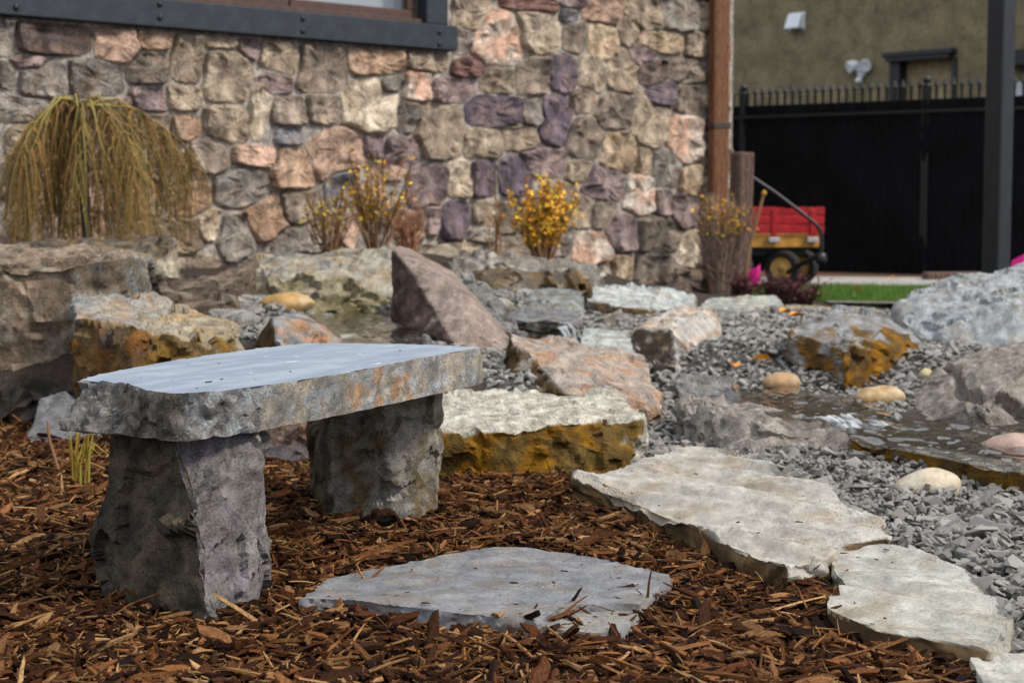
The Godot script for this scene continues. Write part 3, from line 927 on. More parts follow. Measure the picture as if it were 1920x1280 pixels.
	for px in [1396, 1739, 2080]:
		var p := part(fence, "post", made(po, true), M.iron, Transform3D(Basis.IDENTITY, Vector3(fuv.call(px), 0, 0.012)))
		part(p, "ball_cap", made(bl), M.iron)
	# mesh privacy screen tied to the rails, hanging with slack
	var v := PackedVector3Array(); var t := PackedInt32Array()
	var nx := 420; var ny := 24
	for i in nx + 1:
		for j in ny + 1:
			var x := lerpf(x0, x1, i / float(nx)); var y := lerpf(0.005, top + 0.015, j / float(ny))
			var slack := sin(PI * j / float(ny))
			var z := 0.045 + 0.035 * slack * (nz.get_noise_2d(x * 3.0, y * 1.2) + 0.5 * sin(x * 4.0 + y * 3.0)) + 0.012 * nf.get_noise_2d(x * 7.0 + y * 5.0, y * 3.0) + 0.007 * cos(TAU * (x - x0 - 0.03) / 0.0785)
			v.append(Vector3(x, y, maxf(z, 0.02)))
	for i in nx:
		for j in ny:
			var a := i * (ny + 1) + j
			t.append_array([a, a + 1, a + ny + 1, a + 1, a + ny + 2, a + ny + 1])
	var scr := thing("privacy_screen", "black woven privacy screen tied along the iron fence", "screen", fo)
	scr.transform.basis = fence.transform.basis
	part(scr, "fabric", commit(v, t), M.screen)
	part(scr, "hem", box_mesh(Vector3(x0, top - 0.10, 0.075), Vector3(x1, top - 0.075, 0.085)), M.iron)
	# dark steel post of a shelter
	var sp := at(1871, 380, 11.0); sp.y = 0.165
	var post := thing("steel_post", "tall square dark steel post rising behind the round grey boulder", "post", sp)
	post.rotation.y = deg_to_rad(-52)
	var hw := 0.0655
	part(post, "shaft", box_mesh(Vector3(-hw, -0.1, -hw), Vector3(hw, 3.6, hw), 0.008), M.steel_post)
	part(post, "base_plate", box_mesh(Vector3(-0.13, 0.0, -0.13), Vector3(0.13, 0.018, 0.13), 0.003), M.steel_post)
	# plank lying by the fence
	var pp := at(1795, 508, 14.0); pp.y = H(pp.x, pp.z)
	var plank := MB.new()
	plank.box(Vector3(-0.28, 0.0, -0.06), Vector3(0.3, 0.09, 0.06), 0.01)
	var pln := solo("timber_offcut", made(plank, true), M.post_wood, pp)
	pln.rotation.y = 0.15
	tag(pln, "weathered timber offcut lying at the foot of the privacy screen", "timber")
	# leaning wooden post beside the downspout
	var wp := on_y(1393, 556, 0.165)
	wp = at(1385, 560, 12.1); wp.y = H(wp.x, wp.z)
	var wt := at(1389, 286, 12.2)
	var stump := MB.new()
	stump.box(Vector3(-0.068, -0.1, -0.06), Vector3(0.068, wt.y - wp.y, 0.06), 0.012)
	var ws := solo("wooden_post", made(stump, true), M.post_wood, wp)
	ws.rotation = Vector3(0, 0.5, -0.02)
	tag(ws, "weathered reddish wooden post standing between downspout and red wagon", "post")
func make_lane() -> void:
	# concrete path and lawn strip
	var sheet := func(list: Array, lift: float) -> ArrayMesh:
		var poly := PackedVector2Array()
		for q in list: poly.append(Vector2(q[0], q[1]))
		var v := PackedVector3Array(); var t := PackedInt32Array()
		for p in poly: v.append(Vector3(p.x, 0.165 + lift, p.y))
		var tri := Geometry2D.triangulate_polygon(poly)
		for i in range(0, tri.size(), 3):
			var a := tri[i]; var b := tri[i + 1]; var d := tri[i + 2]
			if (v[d] - v[a]).cross(v[b] - v[a]).y < 0.0: t.append_array([a, d, b])
			else: t.append_array([a, b, d])
		return refine_flat(v, t)
	tag(solo("path", sheet.call([[1.75, -13.2], [9, -11.6], [9, -13.4], [1.4, -14.7]], 0.03), M.concrete), "pale concrete path running along the fence", "path", "", "structure")
	tag(solo("kerb", sheet.call([[2.0, -10.72], [7, -9.6], [7, -9.75], [2.0, -10.9]], 0.032), M.kerb), "narrow grey concrete strip edging the lawn", "kerb", "", "structure")
	var bl := MB.new()
	for k in 7:
		var a := k * 2.4
		var h := 0.035 + 0.02 * fposmod(k * 0.37, 1.0)
		var s := Vector3(cos(a), 0, sin(a)); var w := Vector3(-sin(a), 0, cos(a)) * 0.003
		var q := s * 0.012
		bl.tri(q - w, q + s * 0.012 + Vector3(0, h, 0), q + w)
	var tuft := made(bl, true)
	rng.seed = 5
	var xs := []
	var cs := []
	for i in 16000:
		var x := rng.randf_range(1.6, 6.5)
		var z := -lerpf(10.9 - (x - 2.0) * 0.225, 13.1 - (x - 1.75) * 0.22, rng.randf())
		xs.append(Transform3D(Basis(Vector3.UP, rng.randf() * TAU) * rng.randf_range(0.8, 1.5), Vector3(x, H(x, z) - 0.004, z)))
		cs.append(K("3f6a1c").lerp(K("6d8a32"), rng.randf()))
	var g := swarm("grass", tuft, M.leaf, xs, cs)
	tag(g, "short green lawn strip beside the concrete path", "grass", "", "stuff")
	# bark strip along the fence foot
	tag(solo("bark_strip", sheet.call([[1.4, -14.72], [9, -13.42], [9, -14.6], [1.4, -16.6]], 0.02), mat(Color.html("5d3f2b"), 0.95)), "brown bark strip at the foot of the fence", "bark", "", "structure")
func refine_flat(v: PackedVector3Array, t: PackedInt32Array) -> ArrayMesh:
	var r := refine(v, t, 0.6)
	return commit(r[0], r[1])
func swarm(called: String, mesh: Mesh, m: Material, xf: Array, cols: Array) -> MultiMeshInstance3D:
	var mm := MultiMesh.new()
	mm.transform_format = MultiMesh.TRANSFORM_3D
	mm.use_colors = true
	mm.mesh = mesh
	mm.instance_count = xf.size()
	for i in xf.size():
		mm.set_instance_transform(i, xf[i])
		mm.set_instance_color(i, cols[i])
	var o := MultiMeshInstance3D.new()
	o.name = numbered(called)
	o.multimesh = mm
	o.material_override = m
	add_child(o)
	return o

# ------------------------------------------------------------------ bench, slabs and rocks
func make_bench() -> void:
	var foot := on_y(420, 1180, 0.0)
	var bench := thing("stone_bench", "stone bench of one honed grey slab on two rough upright stones", "bench", foot)
	var seat_y := 0.46
	var topl := [[152, 713], [188, 716], [238, 719], [272, 732], [318, 737], [352, 737], [430, 731], [520, 719], [640, 700], [760, 677], [880, 655], [902, 652], [890, 650], [760, 645], [620, 643], [540, 646], [400, 664], [300, 680], [225, 694], [180, 703]]
	var botl := [[112, 806], [170, 811], [236, 815], [270, 821], [315, 826], [352, 826], [432, 817], [522, 801], [642, 777], [762, 751], [884, 724], [907, 713]]
	var v := PackedVector3Array()
	var n := topl.size()
	for q in topl: v.append(on_y(q[0], q[1], seat_y) - foot)
	for i in n:
		if i < botl.size(): v.append(on_y(botl[i][0], botl[i][1], 0.368) - foot)
		else: v.append(Vector3(v[i].x, 0.368, v[i].z) - Vector3(0, foot.y, 0) + Vector3(-0.012, 0, -0.01))
	var poly := PackedVector2Array()
	for i in n: poly.append(Vector2(v[i].x, v[i].z))
	var tri := Geometry2D.triangulate_polygon(poly)
	var t := PackedInt32Array()
	for i in range(0, tri.size(), 3):
		var a := tri[i]; var b := tri[i + 1]; var d := tri[i + 2]
		if (v[d] - v[a]).cross(v[b] - v[a]).y < 0.0:
			var s := b; b = d; d = s
		t.append_array([a, b, d, a + n, d + n, b + n])
	var way := 0.0
	for i in n:
		var j := (i + 1) % n
		way += Vector3.DOWN.cross(v[j] - v[i]).dot(v[i])
	for i in n:
		var j := (i + 1) % n
		if way > 0: t.append_array([i, j, i + n, j, j + n, i + n])
		else: t.append_array([i, i + n, j, j, i + n, j + n])
	var r := refine(v, t, 0.014)
	v = r[0]; t = r[1]
	var nm := normals(v, t)
	var col := PackedColorArray(); col.resize(v.size())
	var cpatch := on_y(520, 760, 0.42) - foot
	var opatch := on_y(745, 720, 0.42) - foot
	var along := (on_y(880, 655, seat_y) - on_y(352, 737, seat_y)).normalized()
	var corner := on_y(340, 780, 0.42) - foot
	var front_n := Vector3(-along.z, 0, along.x)
	var blue := K("8d97a6"); var blue2 := K("9aa3b0")
	for i in v.size():
		var p := v[i]; var m := nm[i]
		var side := 1.0 - smoothstep(0.55, 0.9, m.y)
		var s := (p - cpatch).dot(along)
		# the end and near part are hackled, the long face is sawn smoother
		var hack := 1.0 - smoothstep(-0.02, 0.015, s + 0.03 * nz.get_noise_3dv(p * 9.0))
		var d := side * (0.006 * nf.get_noise_3dv(p * 9.0) + lerpf(0.001, 0.006, hack) * nc.get_noise_3dv(p * 16.0) + lerpf(0.0025, 0.009, hack) * nf.get_noise_3dv(p * 30.0)) * (0.45 + 0.55 * smoothstep(-0.4, 0.0, m.y))
		d += (1.0 - side) * 0.0006 * nz.get_noise_3dv(p * 6.0)
		v[i] = p + m * d
		var c := blue.lerp(blue2, smoothstep(-0.2, 0.25, nf.get_noise_3dv(Vector3(p.dot(along) * 1.2, 0, p.dot(along.cross(Vector3.UP)) * 9.0) * 1.6)))
		if nf.get_noise_3dv(Vector3(p.dot(along) * 3.0, 2, p.dot(along.cross(Vector3.UP)) * 16.0)) > 0.63: c = K("dfe3e8")      # pale scuffs
		if side > 0.0:
			var w := nf.get_noise_3dv(p * 7.0)
			var g := K("b5aa9b").lerp(K("989590"), smoothstep(-0.3, 0.3, w)).lerp(K("a0a0a0").lerp(K("7b7875"), smoothstep(-0.2, 0.3, nf.get_noise_3dv(p * 24.0 + Vector3(4, 4, 4)))), hack)
			var endw := smoothstep(0.0, -0.03, (p - corner).dot(front_n) + 0.02 * nz.get_noise_3dv(p * 11.0)) * smoothstep(0.35, 0.2, (p - corner).dot(along))
			g = g.lerp(K("837b73").lerp(K("5a544d"), smoothstep(-0.2, 0.25, nf.get_noise_3dv(p * 18.0))), endw)
			var so := absf((p - opatch).dot(along))
			var ow := smoothstep(0.24, 0.10, so + 0.14 * nf.get_noise_3dv(p * 12.0)) * smoothstep(-0.02, 0.12, nf.get_noise_3dv(p * 16.0))
			g = g.lerp(K("b98f6c"), ow * 0.75)
			var bluish := smoothstep(0.14, 0.26, nf.get_noise_3dv(p * 13.0 + Vector3(8, 0, 2)))
			g = g.lerp(K("aeb4ba"), bluish * 0.7 * (1.0 - endw))
			c = c.lerp(g, side)
		col[i] = c
	var sm := creased(v, t, col, 0.8, true)
	sm.surface_set_material(0, M.seat)
	sm.surface_set_material(1, M.leg)
	part(bench, "seat_slab", sm, null)
	# near leg
	var P := points([[320, 824, 3.27], [362, 950, 3.235], [376, 1060, 3.22], [385, 1192, 3.235], [228, 828, 3.42], [212, 870, 3.42], [190, 935, 3.43], [173, 1015, 3.43], [180, 1060, 3.42], [216, 1150, 3.37], [288, 1184, 3.29], [486, 818, 3.38], [491, 880, 3.40], [489, 940, 3.40], [497, 1010, 3.38], [502, 1080, 3.36], [470, 1165, 3.3], [425, 1196, 3.25],
		[250, 800, 3.72], [465, 800, 3.72], [205, 1000, 3.76], [480, 1040, 3.7], [300, 1080, 3.8]])
	for q in [[220, 1150, 3.37], [290, 1184, 3.3], [400, 1196, 3.24], [470, 1165, 3.3], [480, 1080, 3.66], [230, 1080, 3.7]]:
		var p := at(q[0], q[1], q[2]); P.append(Vector3(p.x, -0.06, p.z))
	for q in [[320, 824, 3.29], [228, 828, 3.42], [486, 818, 3.38], [250, 800, 3.72], [465, 800, 3.72]]:
		var p := at(q[0], q[1], q[2]); P.append(Vector3(p.x, 0.39, p.z))
	for i in P.size():
		P[i] -= foot
		P[i].y = minf(P[i].y, 0.385 - foot.y)
	var lo := {"L": 0.017, "soft": 2, "amp": 0.018, "freq": 5.0, "rough": 0.009, "chip": 0.03, "chf": 6.0, "seed": 3.0, "cfreq": 6.0,
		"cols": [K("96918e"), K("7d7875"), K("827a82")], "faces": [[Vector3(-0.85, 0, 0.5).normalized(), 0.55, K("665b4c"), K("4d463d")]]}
	P = squash_top(P, 0.385 - foot.y)
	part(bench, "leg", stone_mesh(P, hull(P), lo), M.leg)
	# far leg
	P = points([[620, 760, 4.25], [614, 900, 4.25], [622, 992, 4.29], [720, 745, 4.22], [730, 880, 4.2], [735, 990, 4.25], [590, 770, 4.46], [579, 930, 4.46], [598, 982, 4.42], [812, 730, 4.30], [819, 790, 4.32], [820, 870, 4.33], [812, 977, 4.33], [610, 740, 4.7], [800, 720, 4.65], [600, 930, 4.72], [805, 930, 4.68]])
	for q in [[600, 985, 4.4], [622, 994, 4.29], [735, 992, 4.25], [812, 978, 4.33], [605, 950, 4.7], [800, 950, 4.66]]:
		var p := at(q[0], q[1], q[2]); P.append(Vector3(p.x, -0.06, p.z))
	for q in [[620, 800, 4.25], [720, 800, 4.22], [590, 800, 4.46], [815, 800, 4.31], [610, 800, 4.7], [800, 800, 4.65]]:
		var p := at(q[0], q[1], q[2]); P.append(Vector3(p.x, 0.386, p.z))
	for i in P.size(): P[i] -= foot
	P = squash_top(P, 0.385 - foot.y)
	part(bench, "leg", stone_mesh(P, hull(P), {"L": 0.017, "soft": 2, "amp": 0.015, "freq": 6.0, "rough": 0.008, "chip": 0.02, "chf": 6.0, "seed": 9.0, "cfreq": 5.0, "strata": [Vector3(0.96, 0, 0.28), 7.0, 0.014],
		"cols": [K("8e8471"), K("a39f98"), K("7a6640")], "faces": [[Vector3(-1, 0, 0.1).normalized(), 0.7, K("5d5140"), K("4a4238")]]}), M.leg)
func squash_top(P: PackedVector3Array, y: float) -> PackedVector3Array:
	for i in P.size(): P[i].y = minf(P[i].y, y - 0.0008 * fposmod(i * 0.37, 1.0))
	return P
func slab(called: String, label: String, category: String, outline: Array, y: float, thick: float, o: Dictionary, m: Material) -> MeshInstance3D:
	var s := slab_shape(outline, y, thick, o.get("flare", 0.0))
	var v: PackedVector3Array = s[0]
	var c := centre_of(v)
	for i in v.size():
		if o.has("tilt"):
			var tl: Vector2 = o.tilt
			v[i].y += (v[i].x - c.x) * tl.x + (v[i].z - c.z) * tl.y
		v[i] -= c
	var r := solo(called, stone_mesh(v, s[1], o), m, c)
	tag(r, label, category)
	return r
var FLAG := [[564, 1122], [607, 1088], [688, 1069], [780, 1052], [859, 1037], [906, 1026], [983, 1027], [1098, 1043], [1166, 1056], [1256, 1075], [1236, 1105], [1198, 1133], [1150, 1129], [1095, 1131], [1050, 1142], [1008, 1163], [930, 1157], [863, 1149], [773, 1137], [658, 1125]]
var STEP1 := [[1072, 898], [1086, 884], [1113, 882], [1191, 872], [1233, 856], [1269, 840], [1324, 836], [1379, 844], [1421, 867], [1480, 890], [1558, 922], [1613, 957], [1657, 977], [1652, 995], [1673, 1012], [1580, 1016], [1566, 1026], [1554, 1048], [1476, 1066], [1444, 1056], [1398, 1037], [1324, 1005], [1237, 968], [1155, 931], [1100, 912]]
var STEP2 := [[1568, 1030], [1580, 1022], [1682, 1020], [1755, 1046], [1820, 1073], [1856, 1110], [1897, 1160], [1888, 1179], [1870, 1220], [1852, 1225], [1728, 1197], [1645, 1183], [1558, 1142], [1553, 1119], [1585, 1094], [1563, 1070]]
var STEP3 := [[1819, 1231], [1900, 1226], [1990, 1228], [2060, 1260], [2060, 1340], [1930, 1345], [1850, 1292]]
func make_slabs() -> void:
	var fl := thing("flagstone", "flat blue grey flagstone lying alone in the bark beside the bench", "flagstone", on_y(900, 1110, 0.0))
	var s := slab_shape(FLAG, 0.047, 0.07, 0.01)
	var v: PackedVector3Array = s[0]
	for i in v.size(): v[i] -= fl.position
	var o := {"L": 0.012, "soft": 0, "ease": 0.25, "amp": 0.004, "freq": 5.0, "rough": 0.002, "chip": 0.004, "chf": 16.0, "calm": 0.12, "terrace": [0.0011, Vector3(0.97, 0, -0.25)], "strata": [Vector3.UP, 12.0, 0.006], "cols": [K("7f8085"), K("8e8d8f"), K("8a8079")], "cfreq": 5.0}
	part(fl, "upper_layer", stone_mesh(v, s[1], o), M.pale)
	s = slab_shape([[1000, 1158], [1050, 1134], [1095, 1124], [1150, 1122], [1202, 1128], [1197, 1150], [1166, 1184], [1110, 1185], [1068, 1182], [1012, 1172]], 0.033, 0.055, 0.01)
	v = s[0]
	for i in v.size(): v[i] -= fl.position
	o["cols"] = [K("88888a"), K("95908a")]
	part(fl, "lower_layer", stone_mesh(v, s[1], o), M.pale)
	var pal := [K("c2bdb4"), K("b0aaa1"), K("b3a493")]
	# brown earth with shade painted in, on the slab edges toward the bark
	var earth_shade := [[Vector3(-0.5, 0, 0.86).normalized(), 0.42, K("7d6649"), K("5c4a35")]]
	var dir1 := (on_y(1657, 985, 0.1) - on_y(1080, 890, 0.1)).normalized()
	slab("stepping_slab", "large pale sandstone slab with layered ridges beside the grey gravel", "stone slab", STEP1, 0.07, 0.16, {"L": 0.016, "soft": 0, "ease": 0.2, "amp": 0.010, "freq": 2.5, "rough": 0.003, "chip": 0.002, "terrace": [0.0045, dir1], "strata": [Vector3.UP, 8.0, 0.012], "cols": pal, "faces": earth_shade, "cfreq": 3.0, "seed": 2.0}, M.pale)
	slab("stepping_slab", "pale slab with a notched edge between large ridged slab and bark", "stone slab", STEP2, 0.055, 0.14, {"L": 0.016, "soft": 0, "ease": 0.2, "amp": 0.010, "freq": 2.5, "rough": 0.003, "chip": 0.002, "terrace": [0.0022, dir1], "strata": [Vector3.UP, 8.0, 0.012], "cols": [K("bcb8b0"), K("aaa69e"), K("a29887")], "faces": earth_shade, "cfreq": 3.0, "seed": 5.0}, M.pale)
	slab("stepping_slab", "pale slab sunk in bark at the corner past the notched slab", "stone slab", STEP3, 0.045, 0.12, {"L": 0.03, "soft": 0, "amp": 0.012, "freq": 3.0, "rough": 0.003, "chip": 0.002, "terrace": [0.004, dir1], "cols": [K("bcb8b0"), K("aaa69e")], "seed": 8.0}, M.pale)
func make_rocks() -> void:
	var UPV := Vector3.UP
	var br := [K("8d7d6e"), K("6e6157"), K("9b8b77")]
	var gr := [K("9a9894"), K("7f7d7c"), K("8f877b")]
	var pale := [K("c8c3b6"), K("b0aba0"), K("a99a84")]
	var och := [K("8a6427"), K("5d4826")]
	var dark := [K("4d4640"), K("3a3530"), K("665c52")]
	var joint := func(a: Color, b: Color, thr := 0.5): return [[Vector3(0, 0, 1), thr, a, b]]
	# --- left stack
	rock("boulder", "big brown square boulder with flat top on a dark ledge beside the weeping shrub", "boulder",
		points([[-160, 470, 7.2], [0, 466, 7.3], [60, 461, 7.4], [190, 465, 7.4], [282, 478, 7.35], [291, 492, 7.25], [288, 560, 7.2], [236, 486, 6.6], [234, 560, 6.62], [200, 690, 6.65], [130, 498, 6.5], [30, 505, 6.45], [-160, 500, 6.4], [-160, 700, 6.5], [0, 692, 6.5], [140, 696, 6.55], [285, 690, 7.2], [-100, 690, 7.3]]),
		{"L": 0.03, "amp": 0.03, "freq": 3.0, "rough": 0.012, "chip": 0.016, "chf": 4.5, "cols": [K("a08c78"), K("7f6e5f"), K("b0a392")], "faces": [[Vector3(1, 0.1, 0).normalized(), 0.62, K("9b9c9b"), K("8d8474")]]})
	rock("ledge_stone", "dark flat ledge stone under the big brown boulder", "rock",
		points([[-160, 696, 6.9], [140, 700, 6.8], [152, 716, 6.35], [75, 738, 6.1], [-40, 735, 6.05], [-160, 735, 6.0]], -0.03), {"L": 0.04, "amp": 0.04, "chip": 0.03, "chf": 5.0, "strata": [UPV, 6.0, 0.03], "cols": dark})
	rock("slab_rock", "dark layered slab with a pale broken end below the weeping shrub", "rock",
		points([[20, 462, 7.7], [60, 455, 7.9], [160, 449, 8.0], [300, 449, 8.0], [320, 452, 7.9], [333, 472, 7.7], [328, 512, 7.6], [292, 486, 7.5], [200, 480, 7.5], [30, 478, 7.5]], 0.42), {"L": 0.035, "amp": 0.03, "chip": 0.02, "strata": [UPV, 6.0, 0.02], "cols": [K("7a6f66"), K("5c534c"), K("8f7a52")], "faces": [[Vector3(1, 0, 0.2).normalized(), 0.6, K("cfc4ae"), K("a89c8a")]]})
	rock("layered_rock", "tan and blue layered rock with orange streaks leaning on the big brown boulder", "rock",
		points([[140, 553, 6.5], [165, 542, 6.8], [255, 539, 6.9], [312, 560, 6.8], [320, 582, 6.5], [264, 619, 5.95], [205, 608, 5.95], [150, 598, 6.0]], 0.30), {"L": 0.028, "amp": 0.03, "chip": 0.02, "strata": [UPV, 6.0, 0.02], "cols": [K("aba193"), K("9a9a9a"), K("b09478")], "faces": joint.call(K("8a6f45"), K("7a6a52"))})
	rock("layered_rock", "buff topped rock with dark rusty front behind the bench seat", "rock",
		points([[262, 612, 6.15], [272, 588, 6.5], [330, 578, 6.75], [395, 584, 6.75], [437, 614, 6.35], [436, 628, 6.05], [345, 632, 5.9], [268, 625, 5.95], [452, 668, 6.02], [268, 705, 5.9], [400, 695, 5.92], [455, 690, 6.3], [300, 690, 6.7]]), {"L": 0.028, "amp": 0.03, "chip": 0.025, "strata": [UPV, 6.0, 0.02], "cols": [K("b7ab97"), K("a2957f"), K("b99a70")], "faces": joint.call(K("7d6848"), K("8a6a34"), 0.45)})
	rock("layered_rock", "rusty ochre lower rock wedged under the tan layered rock", "rock",
		points([[150, 622, 6.02], [205, 626, 5.9], [258, 640, 5.84], [262, 705, 5.8], [155, 708, 5.9], [160, 615, 6.5], [260, 615, 6.5]], 0.0), {"L": 0.03, "amp": 0.04, "chip": 0.02, "cols": [K("7d6038"), K("5a5046"), K("93602f")]})
	rock("leaning_slab", "smooth grey slab leaning in the bark behind the bench end", "rock",
		points([[75, 745, 5.95], [122, 738, 5.95], [190, 790, 5.85], [186, 855, 5.6], [38, 862, 5.55], [60, 808, 5.7], [80, 740, 6.2], [190, 790, 6.1]], -0.04), {"L": 0.035, "amp": 0.02, "chip": 0.012, "cols": [K("8a8a8c"), K("757476")]})
	rock("footing_rock", "reddish layered rock seen under the bench between its legs", "rock",
		points([[470, 760, 5.35], [590, 755, 5.3], [640, 760, 5.4], [592, 836, 5.25], [480, 838, 5.3], [470, 760, 5.8], [640, 740, 5.8]], 0.05), {"L": 0.025, "amp": 0.02, "chip": 0.02, "strata": [UPV, 6.0, 0.02], "cols": [K("8d6f60"), K("6d5a55"), K("a9907f")]})
	rock("footing_rock", "grey footing rock below the reddish layered rock under the bench", "rock",
		points([[486, 842, 5.25], [560, 838, 5.22], [590, 850, 5.28], [586, 892, 5.22], [487, 896, 5.2], [486, 840, 5.5], [590, 840, 5.5]], -0.04), {"L": 0.025, "amp": 0.02, "chip": 0.015, "strata": [UPV, 6.0, 0.012], "cols": [K("6c676a"), K("5a5557"), K("8a7360")]})
	# --- around the upper stream
	rock("rock", "dark brown rock between the slab and the plank shaped rock", "rock",
		points([[298, 522, 7.4], [345, 516, 7.6], [388, 530, 7.5], [448, 548, 7.3], [432, 566, 7.05], [330, 578, 6.95], [304, 552, 7.05]], 0.2), {"L": 0.03, "amp": 0.03, "chip": 0.03, "cols": [K("6a5a4e"), K("4e443c"), K("97887a")]})
	rock("rock", "brown plank shaped rock tilted beside the long log shaped rock", "rock",
		points([[366, 524, 7.8], [440, 506, 8.3], [478, 488, 8.5], [462, 516, 7.9], [415, 537, 7.6], [400, 540, 7.7], [470, 520, 8.4]], 0.36), {"L": 0.03, "amp": 0.02, "chip": 0.015, "cols": [K("8f7d6c"), K("74675b")]})
	rock("long_rock", "long pale grey and tan rock like a log above the upper stream", "rock",
		points([[445, 530, 8.3], [462, 508, 8.5], [520, 490, 8.7], [640, 480, 8.8], [734, 474, 8.9], [742, 480, 8.7], [745, 570, 8.3], [640, 556, 8.2], [530, 550, 8.15], [450, 545, 8.2], [520, 520, 8.2], [640, 508, 8.3], [470, 490, 9.1], [735, 475, 9.2]], 0.2), {"L": 0.035, "amp": 0.035, "chip": 0.025, "strata": [UPV, 6.0, 0.015], "cols": [K("bdb4a3"), K("a9a59d"), K("ad9678")], "faces": joint.call(K("b3a88c"), K("9b8f6c"), 0.7)})
	rock("rock", "flat pale grey rock beside the tan river boulder", "rock",
		points([[388, 582, 7.0], [465, 557, 7.4], [502, 590, 7.1], [470, 608, 6.8], [430, 614, 6.8]], 0.15), {"L": 0.03, "amp": 0.02, "chip": 0.012, "cols": [K("a39e98"), K("8f8984")]})
	rock("rock", "wedge shaped grey rock with orange right side behind the bench seat", "rock",
		points([[505, 594, 6.5], [555, 588, 6.6], [602, 610, 6.5], [645, 642, 6.4], [640, 690, 6.2], [515, 600, 6.3], [520, 690, 6.1], [465, 662, 6.5], [470, 690, 6.4], [560, 600, 6.9], [640, 660, 6.8]], 0.05), {"L": 0.028, "soft": 0, "amp": 0.015, "chip": 0.015, "cols": [K("a5a6a8"), K("9a9694"), K("8f8b86")], "faces": [[Vector3(-1, 0.1, 0.1).normalized(), 0.6, K("6d5638"), K("54452f")], [Vector3(0.8, 0.6, 0).normalized(), 0.8, K("b98a66"), K("a8917e")]]})
	rock("rock", "thin pale rock sliver lying behind the bench's back edge", "rock",
		points([[638, 628, 6.7], [665, 622, 6.8], [700, 648, 6.6], [690, 665, 6.4], [640, 650, 6.5]], 0.1), {"L": 0.03, "amp": 0.01, "chip": 0.01, "cols": [K("b5aea2"), K("9b958c")]})
	rock("leaning_slab", "tall brown slab tilted like a fin beside the upper stream", "rock",
		points([[738, 470, 7.6], [748, 462, 7.7], [768, 466, 7.85], [846, 510, 7.9], [868, 545, 7.75], [950, 618, 7.05], [958, 640, 6.9], [956, 684, 6.7], [862, 655, 6.75], [860, 540, 7.15], [868, 590, 6.95], [734, 560, 7.35], [733, 602, 7.3], [760, 612, 7.1], [850, 640, 6.8], [800, 560, 7.2], [765, 500, 7.4]], null),
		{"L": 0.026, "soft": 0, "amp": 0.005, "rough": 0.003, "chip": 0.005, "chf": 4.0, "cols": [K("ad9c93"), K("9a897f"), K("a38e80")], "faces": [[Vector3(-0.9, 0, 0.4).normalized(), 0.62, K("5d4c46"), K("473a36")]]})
	rock("rock", "grey broken rock resting against the back of the tilted fin slab", "rock",
		points([[850, 510, 8.2], [880, 505, 8.3], [960, 600, 7.4], [985, 630, 7.1], [955, 640, 7.0], [870, 560, 7.9]], 0.15), {"L": 0.035, "amp": 0.03, "chip": 0.02, "cols": gr})
	rock("long_rock", "dark wet rusty block with pale top edge in front of yellow shrub", "rock",
		points([[838, 482, 9.4], [870, 476, 9.6], [1000, 484, 9.6], [1112, 502, 9.5], [1128, 518, 9.2], [1110, 545, 9.0], [1000, 560, 8.9], [870, 550, 9.0], [845, 500, 9.1], [1000, 498, 9.1], [1100, 514, 9.0]], 0.25), {"L": 0.035, "amp": 0.03, "chip": 0.03, "chf": 6.0, "cols": [K("b3aca2"), K("8d857c"), K("6f6557")], "faces": joint.call(K("7d6138"), K("62543f"), 0.5)}, M.wet)
	rock("rock", "bluish grey wedge rock left of the white topped block", "rock",
		points([[985, 566, 8.3], [1000, 546, 8.6], [1086, 540, 8.7], [1094, 548, 8.5], [1096, 592, 8.2], [1040, 590, 8.1], [990, 580, 8.2]], 0.15), {"L": 0.03, "amp": 0.015, "chip": 0.015, "cols": [K("9ea3a3"), K("87898a"), K("8d8573")]})
	rock("spill_stone", "flat grey stone bridging the small upper waterfall", "rock",
		points([[948, 594, 7.7], [985, 572, 8.0], [1050, 578, 8.0], [1095, 596, 7.7], [1090, 608, 7.4], [1030, 602, 7.35], [960, 604, 7.4]], 0.33), {"L": 0.026, "amp": 0.015, "chip": 0.012, "cols": [K("8f9296"), K("77787c"), K("9d9488")]}, M.wet)
	rock("block", "white topped block with dark brown front below the yellow shrub", "rock",
		points([[1104, 562, 8.6], [1118, 531, 9.0], [1200, 533, 9.1], [1300, 551, 9.1], [1306, 572, 8.8], [1210, 584, 8.5], [1110, 572, 8.5]], 0.15, 1.0), {"L": 0.03, "soft": 0, "amp": 0.02, "chip": 0.02, "cols": [K("d0d3d0"), K("bcbfc0"), K("b5b0a4")], "faces": joint.call(K("6f5a40"), K("5d5042"), 0.5)})
	rock("kerb_rock", "long pale slab with bluish front edging the gravel near the wagon", "rock",
		points([[1302, 578, 8.7], [1330, 560, 9.1], [1455, 553, 9.3], [1472, 572, 9.0], [1380, 580, 8.7]], 0.18), {"L": 0.035, "amp": 0.012, "chip": 0.012, "cols": [K("c4c6bd"), K("a9aca8"), K("b09f86")]})
	rock("kerb_rock", "low tan edging stone right of the long bluish slab", "rock",
		points([[1470, 578, 9.0], [1474, 570, 9.2], [1560, 574, 9.2], [1560, 584, 8.9]], 0.2), {"L": 0.04, "amp": 0.01, "chip": 0.01, "cols": [K("b8ab94"), K("96896f")]})
	rock("kerb_rock", "low pale edging stone along the lawn behind the rusty boulder", "rock",
		points([[1562, 584, 8.8], [1566, 574, 9.1], [1700, 586, 8.8], [1700, 602, 8.4]], 0.18), {"L": 0.04, "amp": 0.01, "chip": 0.01, "cols": [K("c0c2bd"), K("a3a29c")]})
